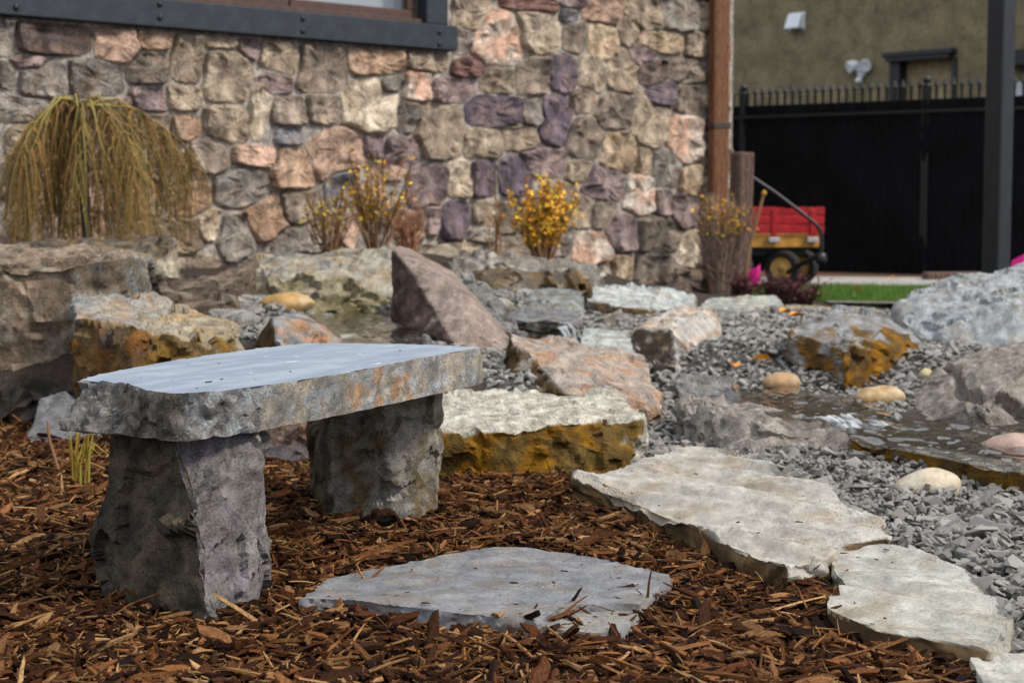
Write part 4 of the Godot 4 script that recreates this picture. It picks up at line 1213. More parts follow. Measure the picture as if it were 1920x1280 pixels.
	rock("upright_rock", "rounded upright pale rock with a brown ragged left side", "rock",
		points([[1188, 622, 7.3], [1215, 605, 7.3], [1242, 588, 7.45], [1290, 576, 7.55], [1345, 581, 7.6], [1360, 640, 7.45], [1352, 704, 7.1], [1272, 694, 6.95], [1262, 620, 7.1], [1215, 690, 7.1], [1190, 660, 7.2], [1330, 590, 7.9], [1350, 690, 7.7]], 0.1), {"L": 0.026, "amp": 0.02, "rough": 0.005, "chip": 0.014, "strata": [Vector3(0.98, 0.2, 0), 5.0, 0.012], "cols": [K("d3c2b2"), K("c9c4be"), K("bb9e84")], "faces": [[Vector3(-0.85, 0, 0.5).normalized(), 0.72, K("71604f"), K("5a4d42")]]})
	rock("rock", "small whitish rock between orange slab and upright pale rock", "rock",
		points([[1086, 640, 7.2], [1100, 620, 7.4], [1160, 615, 7.5], [1180, 635, 7.3], [1190, 668, 7.1], [1090, 668, 7.0]], 0.12), {"L": 0.026, "amp": 0.015, "chip": 0.012, "cols": [K("c3c5bd"), K("adb0ad")]})
	rock("orange_slab", "tilted slab with orange patches and dark rusty end behind the ochre block", "rock",
		points([[958, 628, 6.5], [985, 632, 6.7], [1060, 640, 6.8], [1150, 655, 6.7], [1212, 672, 6.5], [1236, 745, 6.0], [1228, 776, 5.85], [1150, 756, 5.75], [1062, 738, 5.75], [990, 660, 6.05], [962, 652, 6.15], [940, 736, 6.0], [975, 736, 5.95]], 0.02, 0.97), {"L": 0.024, "soft": 0, "amp": 0.02, "rough": 0.006, "chip": 0.014, "cols": [K("b8a799"), K("aca199"), K("bd9272")], "cfreq": 4.0, "faces": [[Vector3(-1, 0, 0.1).normalized(), 0.6, K("66502f"), K("4a3a24")], [Vector3(0, 0, 1), 0.8, K("8a7a68"), K("7a6a56")]]})
	rock("ochre_block", "long low block with white top and mossy ochre front beside the bark", "rock",
		points([[780, 742, 5.6], [860, 740, 5.65], [1000, 734, 5.75], [1100, 738, 5.75], [1165, 748, 5.65], [1204, 772, 5.4], [1208, 785, 5.25], [1190, 878, 5.12], [1080, 790, 5.05], [960, 808, 4.95], [830, 826, 4.95], [760, 830, 5.0], [760, 760, 5.4], [1200, 840, 5.2]], -0.05, 1.0), {"L": 0.02, "soft": 0, "amp": 0.018, "rough": 0.006, "chip": 0.016, "chf": 8.0, "cols": [K("d3cec0"), K("c3bdb0"), K("b9ae9b")], "faces": joint.call(K("94691f"), K("6d5830"), 0.42)})
	rock("rock", "grey rock with a tan broken end at the stream's near bank", "rock",
		points([[1262, 706, 6.5], [1300, 695, 6.6], [1380, 708, 6.5], [1391, 740, 6.3], [1388, 770, 6.1], [1330, 772, 6.1], [1275, 745, 6.25]], 0.02), {"L": 0.026, "amp": 0.02, "chip": 0.02, "strata": [UPV, 6.0, 0.012], "cols": [K("85827f"), K("6b6a6c"), K("97948c")], "faces": [[Vector3(1, 0, 0.3).normalized(), 0.7, K("a78a66"), K("8a6a42")]]})
	rock("long_rock", "long rough grey brown rock lying between gravel and the lower pool", "rock",
		points([[1270, 775, 5.7], [1290, 756, 5.85], [1345, 752, 5.9], [1440, 782, 5.7], [1570, 802, 5.6], [1587, 822, 5.42], [1580, 856, 5.3], [1430, 862, 5.2], [1440, 806, 5.25], [1350, 838, 5.32], [1280, 812, 5.5], [1330, 766, 5.45], [1285, 768, 5.55], [1560, 818, 5.34]], 0.0), {"L": 0.022, "soft": 0, "amp": 0.028, "rough": 0.01, "chip": 0.022, "cols": [K("a59c94"), K("8d857e"), K("b0a69b")]})
	rock("rusty_boulder", "faceted grey boulder with ochre rusty faces standing in the gravel", "boulder",
		points([[1484, 622, 7.1], [1512, 598, 7.4], [1565, 584, 7.6], [1640, 588, 7.6], [1700, 612, 7.4], [1724, 642, 7.1], [1724, 690, 7.05], [1700, 708, 6.98], [1640, 652, 6.85], [1580, 658, 6.8], [1540, 642, 6.95], [1478, 690, 7.1], [1560, 722, 6.85], [1600, 742, 6.78], [1585, 660, 6.75], [1590, 590, 7.15], [1668, 604, 7.1], [1500, 640, 7.7], [1700, 640, 7.8]], 0.1), {"L": 0.026, "soft": 0, "amp": 0.02, "chip": 0.02, "chf": 6.0, "cols": [K("a3a4a6"), K("94918f"), K("a39a8d")], "faces": joint.call(K("946824"), K("6d5634"), 0.36)})
	rock("boulder", "large rounded grey boulder in front of the dark steel post", "boulder",
		points([[1684, 582, 7.9], [1690, 570, 8.1], [1720, 548, 8.3], [1770, 520, 8.5], [1810, 508, 8.6], [1920, 500, 8.8], [2060, 504, 8.8], [2140, 560, 8.2], [2140, 650, 7.8], [1920, 652, 7.4], [1760, 640, 7.5], [1700, 612, 7.7], [1800, 572, 7.75], [1920, 560, 7.6]], 0.1), {"L": 0.032, "soft": 3, "amp": 0.035, "rough": 0.008, "chip": 0.018, "chf": 5.0, "cols": [K("b8bcbf"), K("a2a6a9"), K("aaa59d")]})
	var gp := at(1840, 735, 5.95)
	rock("boulder", "broad grey brown boulder split by a dark slanting crack beside the pool", "boulder",
		points([[1708, 765, 6.1], [1732, 712, 6.35], [1762, 682, 6.5], [1846, 652, 6.6], [1920, 638, 6.7], [2080, 638, 6.7], [2120, 800, 6.2], [1920, 822, 5.75], [1790, 814, 5.78], [1712, 796, 5.95], [1830, 702, 6.0], [1930, 680, 5.95], [1850, 755, 5.72]], -0.02), {"L": 0.016, "soft": 0, "amp": 0.016, "rough": 0.006, "chip": 0.006, "chf": 3.5, "strata": [Vector3(0.33, 0.93, 0.1).normalized(), 3.0, 0.018], "cols": [K("a89f97"), K("8d857d"), K("978a7f")], "grooves": [[gp, Vector3(0.33, 0.93, 0.1).normalized(), 0.026, 0.05]]})
	rock("lip_stone", "low rusty fronted stone slab damming the front of the pool", "rock",
		points([[1598, 824, 5.2], [1606, 818, 5.3], [1700, 832, 5.2], [1880, 862, 4.95], [2060, 880, 4.8], [2060, 905, 4.62], [1860, 878, 4.78], [1700, 846, 5.02]], -0.03, 1.0), {"L": 0.026, "soft": 0, "amp": 0.012, "chip": 0.012, "cols": [K("b5b0a6"), K("96928c")], "faces": joint.call(K("8a6424"), K("665234"), 0.45)})
	rock("rock", "pale dome shaped rock at the foot of the fieldstone wall", "rock",
		points([[770, 500, 9.9], [790, 470, 10.0], [830, 455, 10.1], [862, 468, 10.1], [875, 495, 9.9], [820, 495, 9.8]], 0.35), {"L": 0.04, "soft": 3, "amp": 0.02, "chip": 0.01, "cols": [K("b5a893"), K("9f937f")]})
	rock("rock", "short grey rock at the wall foot behind the log shaped rock", "rock",
		points([[480, 492, 9.3], [500, 470, 9.5], [540, 466, 9.6], [585, 480, 9.5], [590, 492, 9.2]], 0.4), {"L": 0.04, "soft": 3, "amp": 0.02, "chip": 0.01, "cols": [K("8f8a86"), K("77706c")]})
	for q in [[452, 622, 6.75, 34, "pale broken stone between the buff rock and wedge shaped rock"], [470, 600, 6.95, 26, "small dark stone behind the wedge shaped rock"], [352, 566, 7.05, 30, "small brown stone in front of the dark brown rock"], [820, 668, 6.75, 30, "small grey stone below the tilted fin slab"], [930, 588, 7.9, 30, "small pale stone behind the tilted fin slab"], [1240, 690, 6.8, 28, "small dark stone at the foot of the upright pale rock"], [1130, 600, 8.1, 32, "small grey stone in front of the white topped block"], [600, 560, 8.0, 24, "small grey stone on gravel beside the tan oval stone"]]:
		var c := at(q[0], q[1], q[2]); c.y = H(c.x, c.z)
		var sz: float = q[3] * q[2] / FPX
		var v := PackedVector3Array()
		rng.seed = int(q[0])
		for i in 11:
			var d := Vector3(rng.randfn(), rng.randfn(), rng.randfn()).normalized()
			v.append(c + Vector3(0, sz * 0.45, 0) + d * Vector3(1.25, 0.75, 0.9) * sz * rng.randf_range(0.85, 1.1))
		rock("loose_stone", q[4], "rock", v, {"L": 0.022, "amp": 0.008, "rough": 0.004, "chip": 0.01, "cols": [gr, br, pale, dark][int(q[0]) % 4] if not q[4].contains("dark") else dark})
	# --- water-worn cobbles
	cobble("tan oval river stone with a wet underside at the upper stream", 475, 600, 548, 592, 7.35, [K("c9a165"), K("b38a4c"), K("d9bf92")], 0.55)
	cobble("tan river stone tucked behind the bench's end", 868, 942, 690, 742, 6.2, [K("b8a080"), K("a08a6c")], 0.7)
	cobble("flat grey river stone under the bench's far end", 838, 905, 714, 748, 5.95, [K("a9a49c"), K("8f8a84")], 0.6)
	cobble("orange tan river stone on the far bank of the pool", 1424, 1506, 700, 740, 6.45, [K("b78f66"), K("c8aa8a")], 0.6)
	cobble("cream river stone with brown end between pool and rusty boulder", 1594, 1704, 722, 776, 6.15, [K("d6c09a"), K("c9a878"), K("a8783c")], 0.6)
	cobble("small cream river stone beside the cracked boulder", 1712, 1758, 683, 722, 6.6, [K("d9cba8"), K("cdb98e")], 0.9)
	cobble("large whitish river stone half sunk in the near grey gravel", 1660, 1812, 876, 950, 4.66, [K("d8ccb8"), K("c9b596")], 0.7)
	cobble("pinkish river stone at the pool's edge on the lip stone", 1838, 1960, 812, 868, 4.98, [K("b89a8c"), K("a58678")], 0.8)
func cobble(label: String, x0: float, x1: float, y0: float, y1: float, d: float, cols: Array, deep: float) -> void:
	var a := at(x0, (y0 + y1) * 0.5, d); var b := at(x1, (y0 + y1) * 0.5, d)
	var t := at((x0 + x1) * 0.5, y0, d); var u := at((x0 + x1) * 0.5, y1, d)
	var c := (t + u) * 0.5
	var R := Vector3(a.distance_to(b) * 0.5, t.distance_to(u) * 0.5, a.distance_to(b) * 0.5 * deep)
	var v := PackedVector3Array()
	rng.seed = int(x0 * 13)
	for i in 26:
		var y := 1.0 - 2.0 * (i + 0.5) / 26.0
		var r := sqrt(1.0 - y * y)
		var ph := i * 2.39996
		var k := rng.randf_range(0.9, 1.06)
		v.append(c + Vector3(cos(ph) * r * R.x, y * R.y * (1.0 + 0.12 * cos(ph)), sin(ph) * r * R.z) * k)
	rock("river_stone", label, "river stone", v, {"L": 0.02, "crease": -1.0, "soft": 5, "amp": 0.018, "freq": 5.0, "rough": 0.0015, "chip": 0.0, "cols": cols, "cfreq": 4.0}, M.cobble)

# ------------------------------------------------------------------ bark mulch and gravel
func chip_mesh(seed_: int, len_: float, wid: float, thick: float, curl: float, frayed: float) -> ArrayMesh:
	rng.seed = seed_
	var b := MB.new()
	var st := 6
	var rows := []
	for i in st + 1:
		var f := i / float(st)
		var taper := pow(sin(PI * clampf(lerpf(0.1, 0.92, f), 0.0, 1.0)), 0.45)
		var w := wid * 0.5 * taper * rng.randf_range(0.72, 1.15)
		var h := thick * 0.5 * rng.randf_range(0.6, 1.15) * (0.5 + 0.5 * taper)
		var x := (f - 0.5) * len_
		var y := curl * len_ * (0.25 - pow(f - 0.5, 2.0)) + rng.randf_range(-0.1, 0.1) * thick
		var off := wid * rng.randf_range(-0.12, 0.12)
		var ex := 0.0
		if i == 0 or i == st: ex = rng.randf_range(-frayed, frayed) * len_
		rows.append([Vector3(x + ex, y + h, off - w * 0.8), Vector3(x - ex, y + h * rng.randf_range(0.5, 1.2), off + w * 0.8), Vector3(x - ex, y - h, off + w), Vector3(x + ex, y - h, off - w)])
	for i in st:
		for k in 4:
			var n := (k + 1) % 4
			b.quad(rows[i][k], rows[i][n], rows[i + 1][n], rows[i + 1][k])
	b.quad(rows[0][3], rows[0][2], rows[0][1], rows[0][0])
	b.quad(rows[st][0], rows[st][1], rows[st][2], rows[st][3])
	return made(b, true)
func make_mulch() -> void:
	var area := poly_px(MULCH)
	var keep_out := [poly_px([[1000, 1158], [1202, 1128], [1197, 1150], [1166, 1180], [1068, 1178], [1012, 1168]]), poly_px(FLAG), poly_px(STEP1), poly_px(STEP2), poly_px(STEP3)]
	var kinds := [
		["bark_mulch", "dark brown shredded bark mulch covering the ground round the bench", [[0.042, 0.011, 0.006, 0.10, 0.12], [0.060, 0.013, 0.006, 0.14, 0.08], [0.036, 0.017, 0.007, 0.06, 0.14], [0.026, 0.010, 0.005, 0.06, 0.12]], 34000, ["3a2113", "5a3419", "744322", "2a180e"]],
		["wood_chips", "orange brown wood chips mixed through the mulch", [[0.050, 0.010, 0.004, 0.07, 0.12], [0.068, 0.013, 0.005, 0.05, 0.10], [0.038, 0.014, 0.004, 0.05, 0.14]], 13500, ["96602f", "a87040", "7a4a24", "c4935c"]],
		["wood_slivers", "thin pale wood slivers scattered over the mulch", [[0.060, 0.0045, 0.003, 0.06, 0.06], [0.042, 0.0035, 0.0025, 0.14, 0.05], [0.03, 0.003, 0.002, 0.2, 0.05], [0.095, 0.004, 0.003, 0.08, 0.05]], 32000, ["a9733e", "7f4f26", "c89a60", "5f3a1c"]]]
	var sd := 100
	for k in kinds:
		var root := Node3D.new()
		root.name = k[0]
		add_child(root)
		tag(root, k[1], "mulch", "", "stuff")
		var variants: Array = k[2]
		for vi in variants.size():
			var q: Array = variants[vi]
			sd += 7
			var mesh := chip_mesh(sd, q[0], q[1], q[2], q[3], q[4])
			rng.seed = sd * 3
			var xs := []; var cs := []
			var want := int(k[3] / variants.size())
			var tries := 0
			while xs.size() < want and tries < want * 6:
				tries += 1
				var z := -sqrt(rng.randf_range(2.4 * 2.4, 6.6 * 6.6))
				var x := rng.randf_range(-0.36, 0.36) * -z + rng.randf_range(-0.3, 0.3)
				var p := Vector3(x, H(x, z), z)
				var px := pix(p)
				if not Geometry2D.is_point_in_polygon(px, area): continue
				var lift := rng.randf()
				var over := false
				for o in keep_out:
					if Geometry2D.is_point_in_polygon(px + Vector2(0, -14), o) and Geometry2D.is_point_in_polygon(px, o): over = true; break
				if over: continue
				p.y += 0.002 + 0.026 * lift + 0.012 * nz.get_noise_2d(x * 14.0, z * 14.0)
				var tilt := rng.randfn(0.0, 0.26)
				if rng.randf() < 0.06: tilt *= 2.6
				var bs := Basis(Vector3.UP, rng.randf() * TAU) * Basis(Vector3(0, 0, 1), tilt) * Basis(Vector3(1, 0, 0), rng.randfn(0.0, 0.5))
				var s := exp(rng.randfn(-0.34, 0.40))
				bs = bs * Basis.from_scale(Vector3(s * rng.randf_range(0.7, 1.25), s * rng.randf_range(0.7, 1.3), s * rng.randf_range(0.6, 1.4)))
				xs.append(Transform3D(bs, p))
				var pal: Array = k[4]
				var c := K(pal[rng.randi() % pal.size()]).lerp(K(pal[rng.randi() % pal.size()]), rng.randf())
				cs.append(c.lerp(Color(c.get_luminance(), c.get_luminance(), c.get_luminance()), 0.10) * rng.randf_range(0.34, 1.2))
			var mi := swarm("swarm", mesh, M.chip, xs, cs)
			remove_child(mi)
			mi.name = "chips"
			root.add_child(mi, true)
			tag(mi, "", "", "", "stuff")
	# crumbs of bark on the flagstone and slabs
	rng.seed = 404
	var xs := []; var cs := []
	var cm := chip_mesh(991, 0.018, 0.005, 0.003, 0.1, 0.08)
	for o in [[FLAG, 0.0485, 46], [STEP1, 0.075, 12], [STEP2, 0.06, 12], [[[230, 705], [350, 733], [640, 696], [860, 652], [620, 646], [400, 667]], 0.4612, 14]]:
		var poly := poly_px(o[0])
		var n := 0
		while n < o[2]:
			var px := Vector2(rng.randf_range(200, 1900), rng.randf_range(640, 1230))
			if not Geometry2D.is_point_in_polygon(px, poly): continue
			n += 1
			var p := on_y(px.x, px.y, o[1])
			xs.append(Transform3D(Basis(Vector3.UP, rng.randf() * TAU) * (0.25 + 0.8 * pow(rng.randf(), 3.0)), p))
			cs.append(K("3d2515") * rng.randf_range(0.6, 1.6))
	tag(swarm("bark_crumbs", cm, M.chip, xs, cs), "tiny bark crumbs lying on the flagstone and pale slabs", "mulch", "", "stuff")
	# a curled piece of bark against the far bench leg
	var p0 := on_y(720, 1000, 0.0)
	var cb := MB.new()
	var prev := []
	for i in 13:
		var a := lerpf(0.15, PI - 0.1, i / 12.0)
		var r := 0.047 + 0.004 * sin(i * 1.9)
		var q := Vector3(cos(a) * r, sin(a) * r * 1.15, 0)
		var row := [q + Vector3(0, 0, -0.028), q + Vector3(0, 0, 0.03 + 0.004 * sin(i * 2.7)), q * 0.86 + Vector3(0, 0, 0.03), q * 0.86 + Vector3(0, 0, -0.028)]
		if prev.size():
			for k in 4:
				var n := (k + 1) % 4
				cb.quad(prev[k], row[k], row[n], prev[n])
		prev = row
	var curl := solo("bark_piece", made(cb), M.chip, p0 + Vector3(0, 0.006, 0))
	M.bark_dark = M.chip.duplicate(); M.bark_dark.albedo_color = Color.html("4a2f22"); M.bark_dark.vertex_color_use_as_albedo = false
	curl.material_override = M.bark_dark
	curl.rotation.y = 0.3
	tag(curl, "curled dark bark piece leaning on the far bench leg", "bark")
func gravel_mesh(seed_: int, flat: float) -> ArrayMesh:
	rng.seed = seed_
	var v := PackedVector3Array()
	for i in 11:
		var d := Vector3(rng.randfn(), rng.randfn(), rng.randfn()).normalized()
		v.append(d * Vector3(1.0, flat, 0.75) * rng.randf_range(0.8, 1.1))
	return commit(v, hull(v), PackedColorArray(), true)
func make_gravel() -> void:
	var root := Node3D.new()
	root.name = "gravel"
	add_child(root)
	tag(root, "grey crushed slate gravel filling the space between rocks and slabs", "gravel", "", "stuff")
	var polys := [poly_px(GRAVEL[0]), poly_px(GRAVEL[1])]
	var out := [poly_px(STEP1), poly_px(STEP2), poly_px(STEP3)]
	var pools := []
	for q in POOLS:
		var poly := PackedVector2Array()
		for p in q[0]:
			var w := on_y(p[0], p[1], q[1])
			poly.append(Vector2(w.x, w.z))
		pools.append([poly, q[1]])
	for vi in 5:
		var mesh := gravel_mesh(50 + vi * 3, [0.5, 0.62, 0.42, 0.7, 0.36][vi])
		rng.seed = 900 + vi
		var xs := []; var cs := []
		var tries := 0
		while xs.size() < 4600 and tries < 70000:
			tries += 1
			var z := -sqrt(rng.randf_range(2.9 * 2.9, 9.2 * 9.2))
			var x := rng.randf_range(-0.2, 0.38) * -z
			var p := Vector3(x, H(x, z), z)
			var px := pix(p)
			var a := Geometry2D.is_point_in_polygon(px, polys[0])
			if not a and not Geometry2D.is_point_in_polygon(px, polys[1]): continue
			if not a and rng.randf() < 0.2: continue
			var under := 9.0
			for q in pools:
				if Geometry2D.is_point_in_polygon(Vector2(x, z), q[0]): under = q[1]
			if under < 8.0 and rng.randf() < 0.45: continue
			var s := 0.0135 * exp(rng.randfn(0.0, 0.42))
			p.y += rng.randf_range(-0.002, 0.022)
			if under < 8.0: p.y = minf(p.y, under - 0.022)
			var bs := Basis(Vector3.UP, rng.randf() * TAU) * Basis(Vector3(1, 0, 0), rng.randfn(0, 0.4)) * Basis(Vector3(0, 0, 1), rng.randfn(0, 0.4))
			xs.append(Transform3D(bs * Basis.from_scale(Vector3(s * rng.randf_range(0.9, 1.5), s, s * rng.randf_range(0.8, 1.2))), p))
			var c := K("a3a09c").lerp(K("827f7d"), rng.randf()).lerp(K("b3aca2"), rng.randf() * 0.6)
			cs.append(c * rng.randf_range(0.75, 1.25))
		var mi := swarm("swarm", mesh, M.gravel, xs, cs)
		remove_child(mi)
		mi.name = "gravel_stones"
		root.add_child(mi, true)
		tag(mi, "", "", "", "stuff")

# ------------------------------------------------------------------ water
func water_sheet(outline: Array, y: float, wave: float, seed_: float) -> ArrayMesh:
	var poly := PackedVector2Array()
	for q in outline:
		var p := on_y(q[0], q[1], y)
		poly.append(Vector2(p.x, p.z))
	var v := PackedVector3Array(); var t := PackedInt32Array()
	for p in poly: v.append(Vector3(p.x, y, p.y))
	var tri := Geometry2D.triangulate_polygon(poly)
	for i in range(0, tri.size(), 3):
		var a := tri[i]; var b := tri[i + 1]; var d := tri[i + 2]
		if (v[d] - v[a]).cross(v[b] - v[a]).y < 0.0: t.append_array([a, d, b])
		else: t.append_array([a, b, d])
	var r := refine(v, t, 0.013)
	v = r[0]
	for i in v.size():
		v[i].y += wave * (nz.get_noise_3d(v[i].x * 6.0, seed_, v[i].z * 4.0) + 0.8 * nz.get_noise_3d(v[i].x * 13.0, seed_, v[i].z * 9.0) + 0.15 * nz.get_noise_3d(v[i].x * 30.0, seed_, v[i].z * 20.0))
	return commit(v, r[1])
func make_water() -> void:
	tag(solo("water", water_sheet([[1385, 742], [1420, 730], [1480, 726], [1560, 735], [1620, 752], [1680, 778], [1640, 792], [1590, 780], [1512, 790], [1470, 792], [1400, 780]], 0.128, 0.006, 1.0), M.water), "shallow stream water flowing to the small drop beside the rusty boulder", "water", "", "structure")
	tag(solo("water", water_sheet([[1555, 800], [1600, 788], [1660, 784], [1760, 792], [1960, 800], [1990, 850], [1900, 876], [1860, 872], [1700, 838], [1600, 826]], 0.106, 0.008, 4.0), M.water), "rippled pool held back by the rusty lip stone", "water", "", "structure")
	tag(solo("water", water_sheet([[570, 592], [600, 582], [660, 578], [745, 588], [790, 606], [800, 640], [740, 655], [650, 650], [590, 630]], 0.295, 0.003, 7.0), M.water), "still dark water of the upper stream beside the tilted slab", "water", "", "structure")
	tag(solo("water", water_sheet([[950, 612], [1000, 603], [1060, 606], [1085, 620], [1060, 640], [990, 640], [955, 628]], 0.262, 0.005, 9.0), M.water), "water sliding under the flat spill stone", "water", "", "structure")
	fall("small white cascade dropping into the pool over a hidden ledge", at(1518, 786, 5.46), at(1606, 778, 5.62), 0.026, 0.16, 15)
	fall("thin white waterfall under the flat grey spill stone", at(1040, 616, 7.2), at(1072, 612, 7.3), 0.085, 0.10, 8)
func fall(label: String, a: Vector3, b: Vector3, drop: float, run: float, n: int) -> void:
	var f := thing("waterfall", label, "waterfall", (a + b) * 0.5 + Vector3(0, -drop, run))
	var mid := f.position
	var fwd := (b - a).cross(Vector3.UP).normalized()
	if fwd.z < 0: fwd = -fwd
	var N := 10
	var v := PackedVector3Array(); var t := PackedInt32Array(); var c := PackedColorArray()
	var W := n * 4
	for i in W + 1:
		var u := i / float(W)
		var long := run * (0.85 + 0.35 * nf.get_noise_1d(u * 3.0 + a.x * 9.0))
		for k in N + 1:
			var g := k / float(N)
			var rib := nf.get_noise_2d(u * W * 0.22 + a.x * 31.0, g * 1.3)
			v.append(a.lerp(b, u) + fwd * long * g + Vector3(0, 0.006 - drop * smoothstep(0.05, 0.95, g) + 0.02 * rib * sin(PI * clampf(g, 0.1, 0.95)), 0) - mid)
			var al := clampf(-0.02 + 2.0 * rib + 0.15 * g, 0.0, 0.8) * smoothstep(0.0, 0.12, u) * smoothstep(1.0, 0.88, u)
			c.append(Color(1, 1, 1, al))
	for i in W:
		for k in N:
			var p := i * (N + 1) + k
			t.append_array([p, p + N + 1, p + 1, p + 1, p + N + 1, p + N + 2])
	part(f, "water_sheet", commit(v, t, c), M.foam)

# ------------------------------------------------------------------ plants
func weeping_shrub() -> void:
	var root := at(160, 455, 8.35); root.y = H(root.x, root.z) - 0.02
	var o := thing("weeping_shrub", "weeping shrub with drooping yellow green twigs in front of the fieldstone wall", "shrub", root)
	var head := at(150, 205, 8.35) - root
	var tr := MB.new()
	tr.cur = K("3d3222")
	tr.tube([Vector3(0.005, 0, 0), Vector3(0.008, 0.2, 0.01), Vector3(-0.005, 0.4, 0), Vector3(0.0, head.y - 0.1, 0), head], [0.03, 0.026, 0.025, 0.024, 0.03], 9)
	part(o, "trunk", made(tr, false, true), M.twig)
	rng.seed = 31
	var br := MB.new(); var tw := MB.new(); var lf := MB.new()
	var cols := ["8f8040", "7d6a34", "9c8448", "6b5832", "8f6a3c", "a5783e", "7a5a38", "96784a"]
	for i in 26:
		var ang := TAU * i / 26.0 + rng.randf_range(-0.2, 0.2)
		var reach := rng.randf_range(0.22, 0.55) + maxf(0.0, cos(ang)) * rng.randf_range(0.0, 0.14)
		var dir := Vector3(cos(ang), 0, sin(ang) * 0.72)
		var rise := rng.randf_range(0.02, 0.10) * (1.0 - reach * 0.6)
		var pts := []
		var low := rng.randf_range(-0.05, 0.35)
		for k in 9:
			var f := k / 8.0
			var out := reach * (1.0 - pow(1.0 - f, 1.7))
			var y := head.y + rise * sin(PI * minf(f * 2.2, 1.0)) - (head.y - low) * pow(maxf(f - 0.18, 0.0) / 0.82, 1.6) * 0.62
			pts.append(Vector3(head.x, 0, head.z) + dir * out + Vector3(rng.randf_range(-0.012, 0.012), y, rng.randf_range(-0.012, 0.012)))
		br.cur = K(["8d8048", "9a8f50", "75663a"][rng.randi() % 3])
		br.tube(pts, [0.010, 0.008, 0.006, 0.005, 0.0042, 0.0036, 0.003, 0.0024, 0.0018], 5)
		for j in 70:
			var f := rng.randf_range(0.12, 1.0)
			var kk := f * 8.0
			var base: Vector3 = pts[int(minf(kk, 7.0))].lerp(pts[int(minf(kk, 7.0)) + 1], kk - int(minf(kk, 7.0)))
			if sin(ang) > 0.2 and absf(base.x - head.x) < 0.16 and rng.randf() < 0.8: continue
			var drop := minf(rng.randf_range(0.08, 0.62), base.y - 0.02)
			if drop < 0.05: continue
			var sw := Vector3(rng.randf_range(-0.10, 0.10), 0, rng.randf_range(-0.06, 0.06)) + dir * rng.randf_range(0.0, 0.09)
			var pp := []
			for q in 6:
				var g := q / 5.0
				pp.append(base + sw * pow(g, 0.7) + Vector3(rng.randf_range(-0.006, 0.006), -drop * pow(g, 1.25) + 0.015 * sin(PI * g), rng.randf_range(-0.006, 0.006)))
			tw.cur = K(cols[rng.randi() % cols.size()]) * rng.randf_range(0.8, 1.2)
			tw.tube(pp, [0.0026, 0.0024, 0.0021, 0.0018, 0.0014, 0.0008], 3, false)
			for q in 4:
				var lp: Vector3 = pp[1 + rng.randi() % 5]
				var ld := Vector3(rng.randfn(), -1.4, rng.randfn()).normalized() * rng.randf_range(0.012, 0.03)
				var lw := ld.cross(Vector3(rng.randfn(), rng.randfn(), rng.randfn())).normalized() * 0.003
				lf.cur = K(cols[rng.randi() % cols.size()])
				lf.quad(lp - lw * 0.3, lp + ld * 0.5 - lw, lp + ld, lp + ld * 0.5 + lw)
	part(o, "branches", made(br, false, true), M.twig)
	part(o, "twigs", made(tw, false, true), M.twig)
	part(o, "foliage", made(lf, true, true), M.leaf)
func leaf(b: MB, p: Vector3, s: float) -> void:
	var d := Vector3(rng.randfn(), rng.randfn() * 0.6 + 0.2, rng.randfn()).normalized() * s
	var w := d.cross(Vector3(rng.randfn(), rng.randfn(), rng.randfn())).normalized() * s * 0.42
	var up := d.cross(w).normalized() * s * 0.12
	b.quad(p, p + d * 0.5 - w + up, p + d, p + d * 0.45)
	b.quad(p, p + d * 0.45, p + d, p + d * 0.5 + w + up)
# shrub: base pixel, depth, height (m), spread (m), stems, leaves
func shrub(label: String, px: float, py: float, d: float, hgt: float, spread: float, stems: int, leaves: int, leaf_from: float, seed_: int, cols: Array, bark: Array, ls := 0.024) -> void:
	var root := at(px, py, d); root.y = H(root.x, root.z) - 0.02
	var o := thing("twiggy_shrub", label, "shrub", root)
	rng.seed = seed_
	var st := MB.new(); var lf := MB.new()
	for i in stems:
		var a := rng.randf() * TAU
		var lean := spread * sqrt(rng.randf())
		var tip := Vector3(cos(a) * lean, hgt * rng.randf_range(0.45, 1.0), sin(a) * lean * 0.6)
		var foot := Vector3(cos(a), 0, sin(a)) * 0.05 * rng.randf()
		var pts := []
		for k in 6:
			var f := k / 5.0
			pts.append(foot.lerp(tip, f) + Vector3(rng.randf_range(-1, 1), 0, rng.randf_range(-1, 1)) * 0.014 * f)
		st.cur = K(bark[rng.randi() % bark.size()]) * rng.randf_range(0.8, 1.2)
		st.tube(pts, [0.006, 0.005, 0.0045, 0.004, 0.003, 0.0015], 4, false)
		for j in 5:
			var f := rng.randf_range(0.3, 0.9)
			var q: Vector3 = foot.lerp(tip, f)
			var e := q + Vector3(rng.randfn() * 0.05, rng.randf_range(0.04, 0.14), rng.randfn() * 0.05)
			st.tube([q, q.lerp(e, 0.5) + Vector3(rng.randfn() * 0.006, 0, 0), e], [0.003, 0.0024, 0.001], 3, false)
			for l in int(leaves / (stems * 5.0)) + (1 if rng.randf() < fposmod(leaves / (stems * 5.0), 1.0) else 0):
				var w := rng.randf()
				var lp := q.lerp(e, w) + Vector3(rng.randfn(), rng.randfn(), rng.randfn()) * 0.012
				if lp.y < hgt * leaf_from: continue
				lf.cur = K(cols[rng.randi() % cols.size()]) * rng.randf_range(0.8, 1.2)
				leaf(lf, lp, ls * rng.randf_range(0.6, 1.3))
	part(o, "stems", made(st, false, true), M.twig)
	if lf.v.size(): part(o, "leaves", made(lf, true, true), M.leaf)
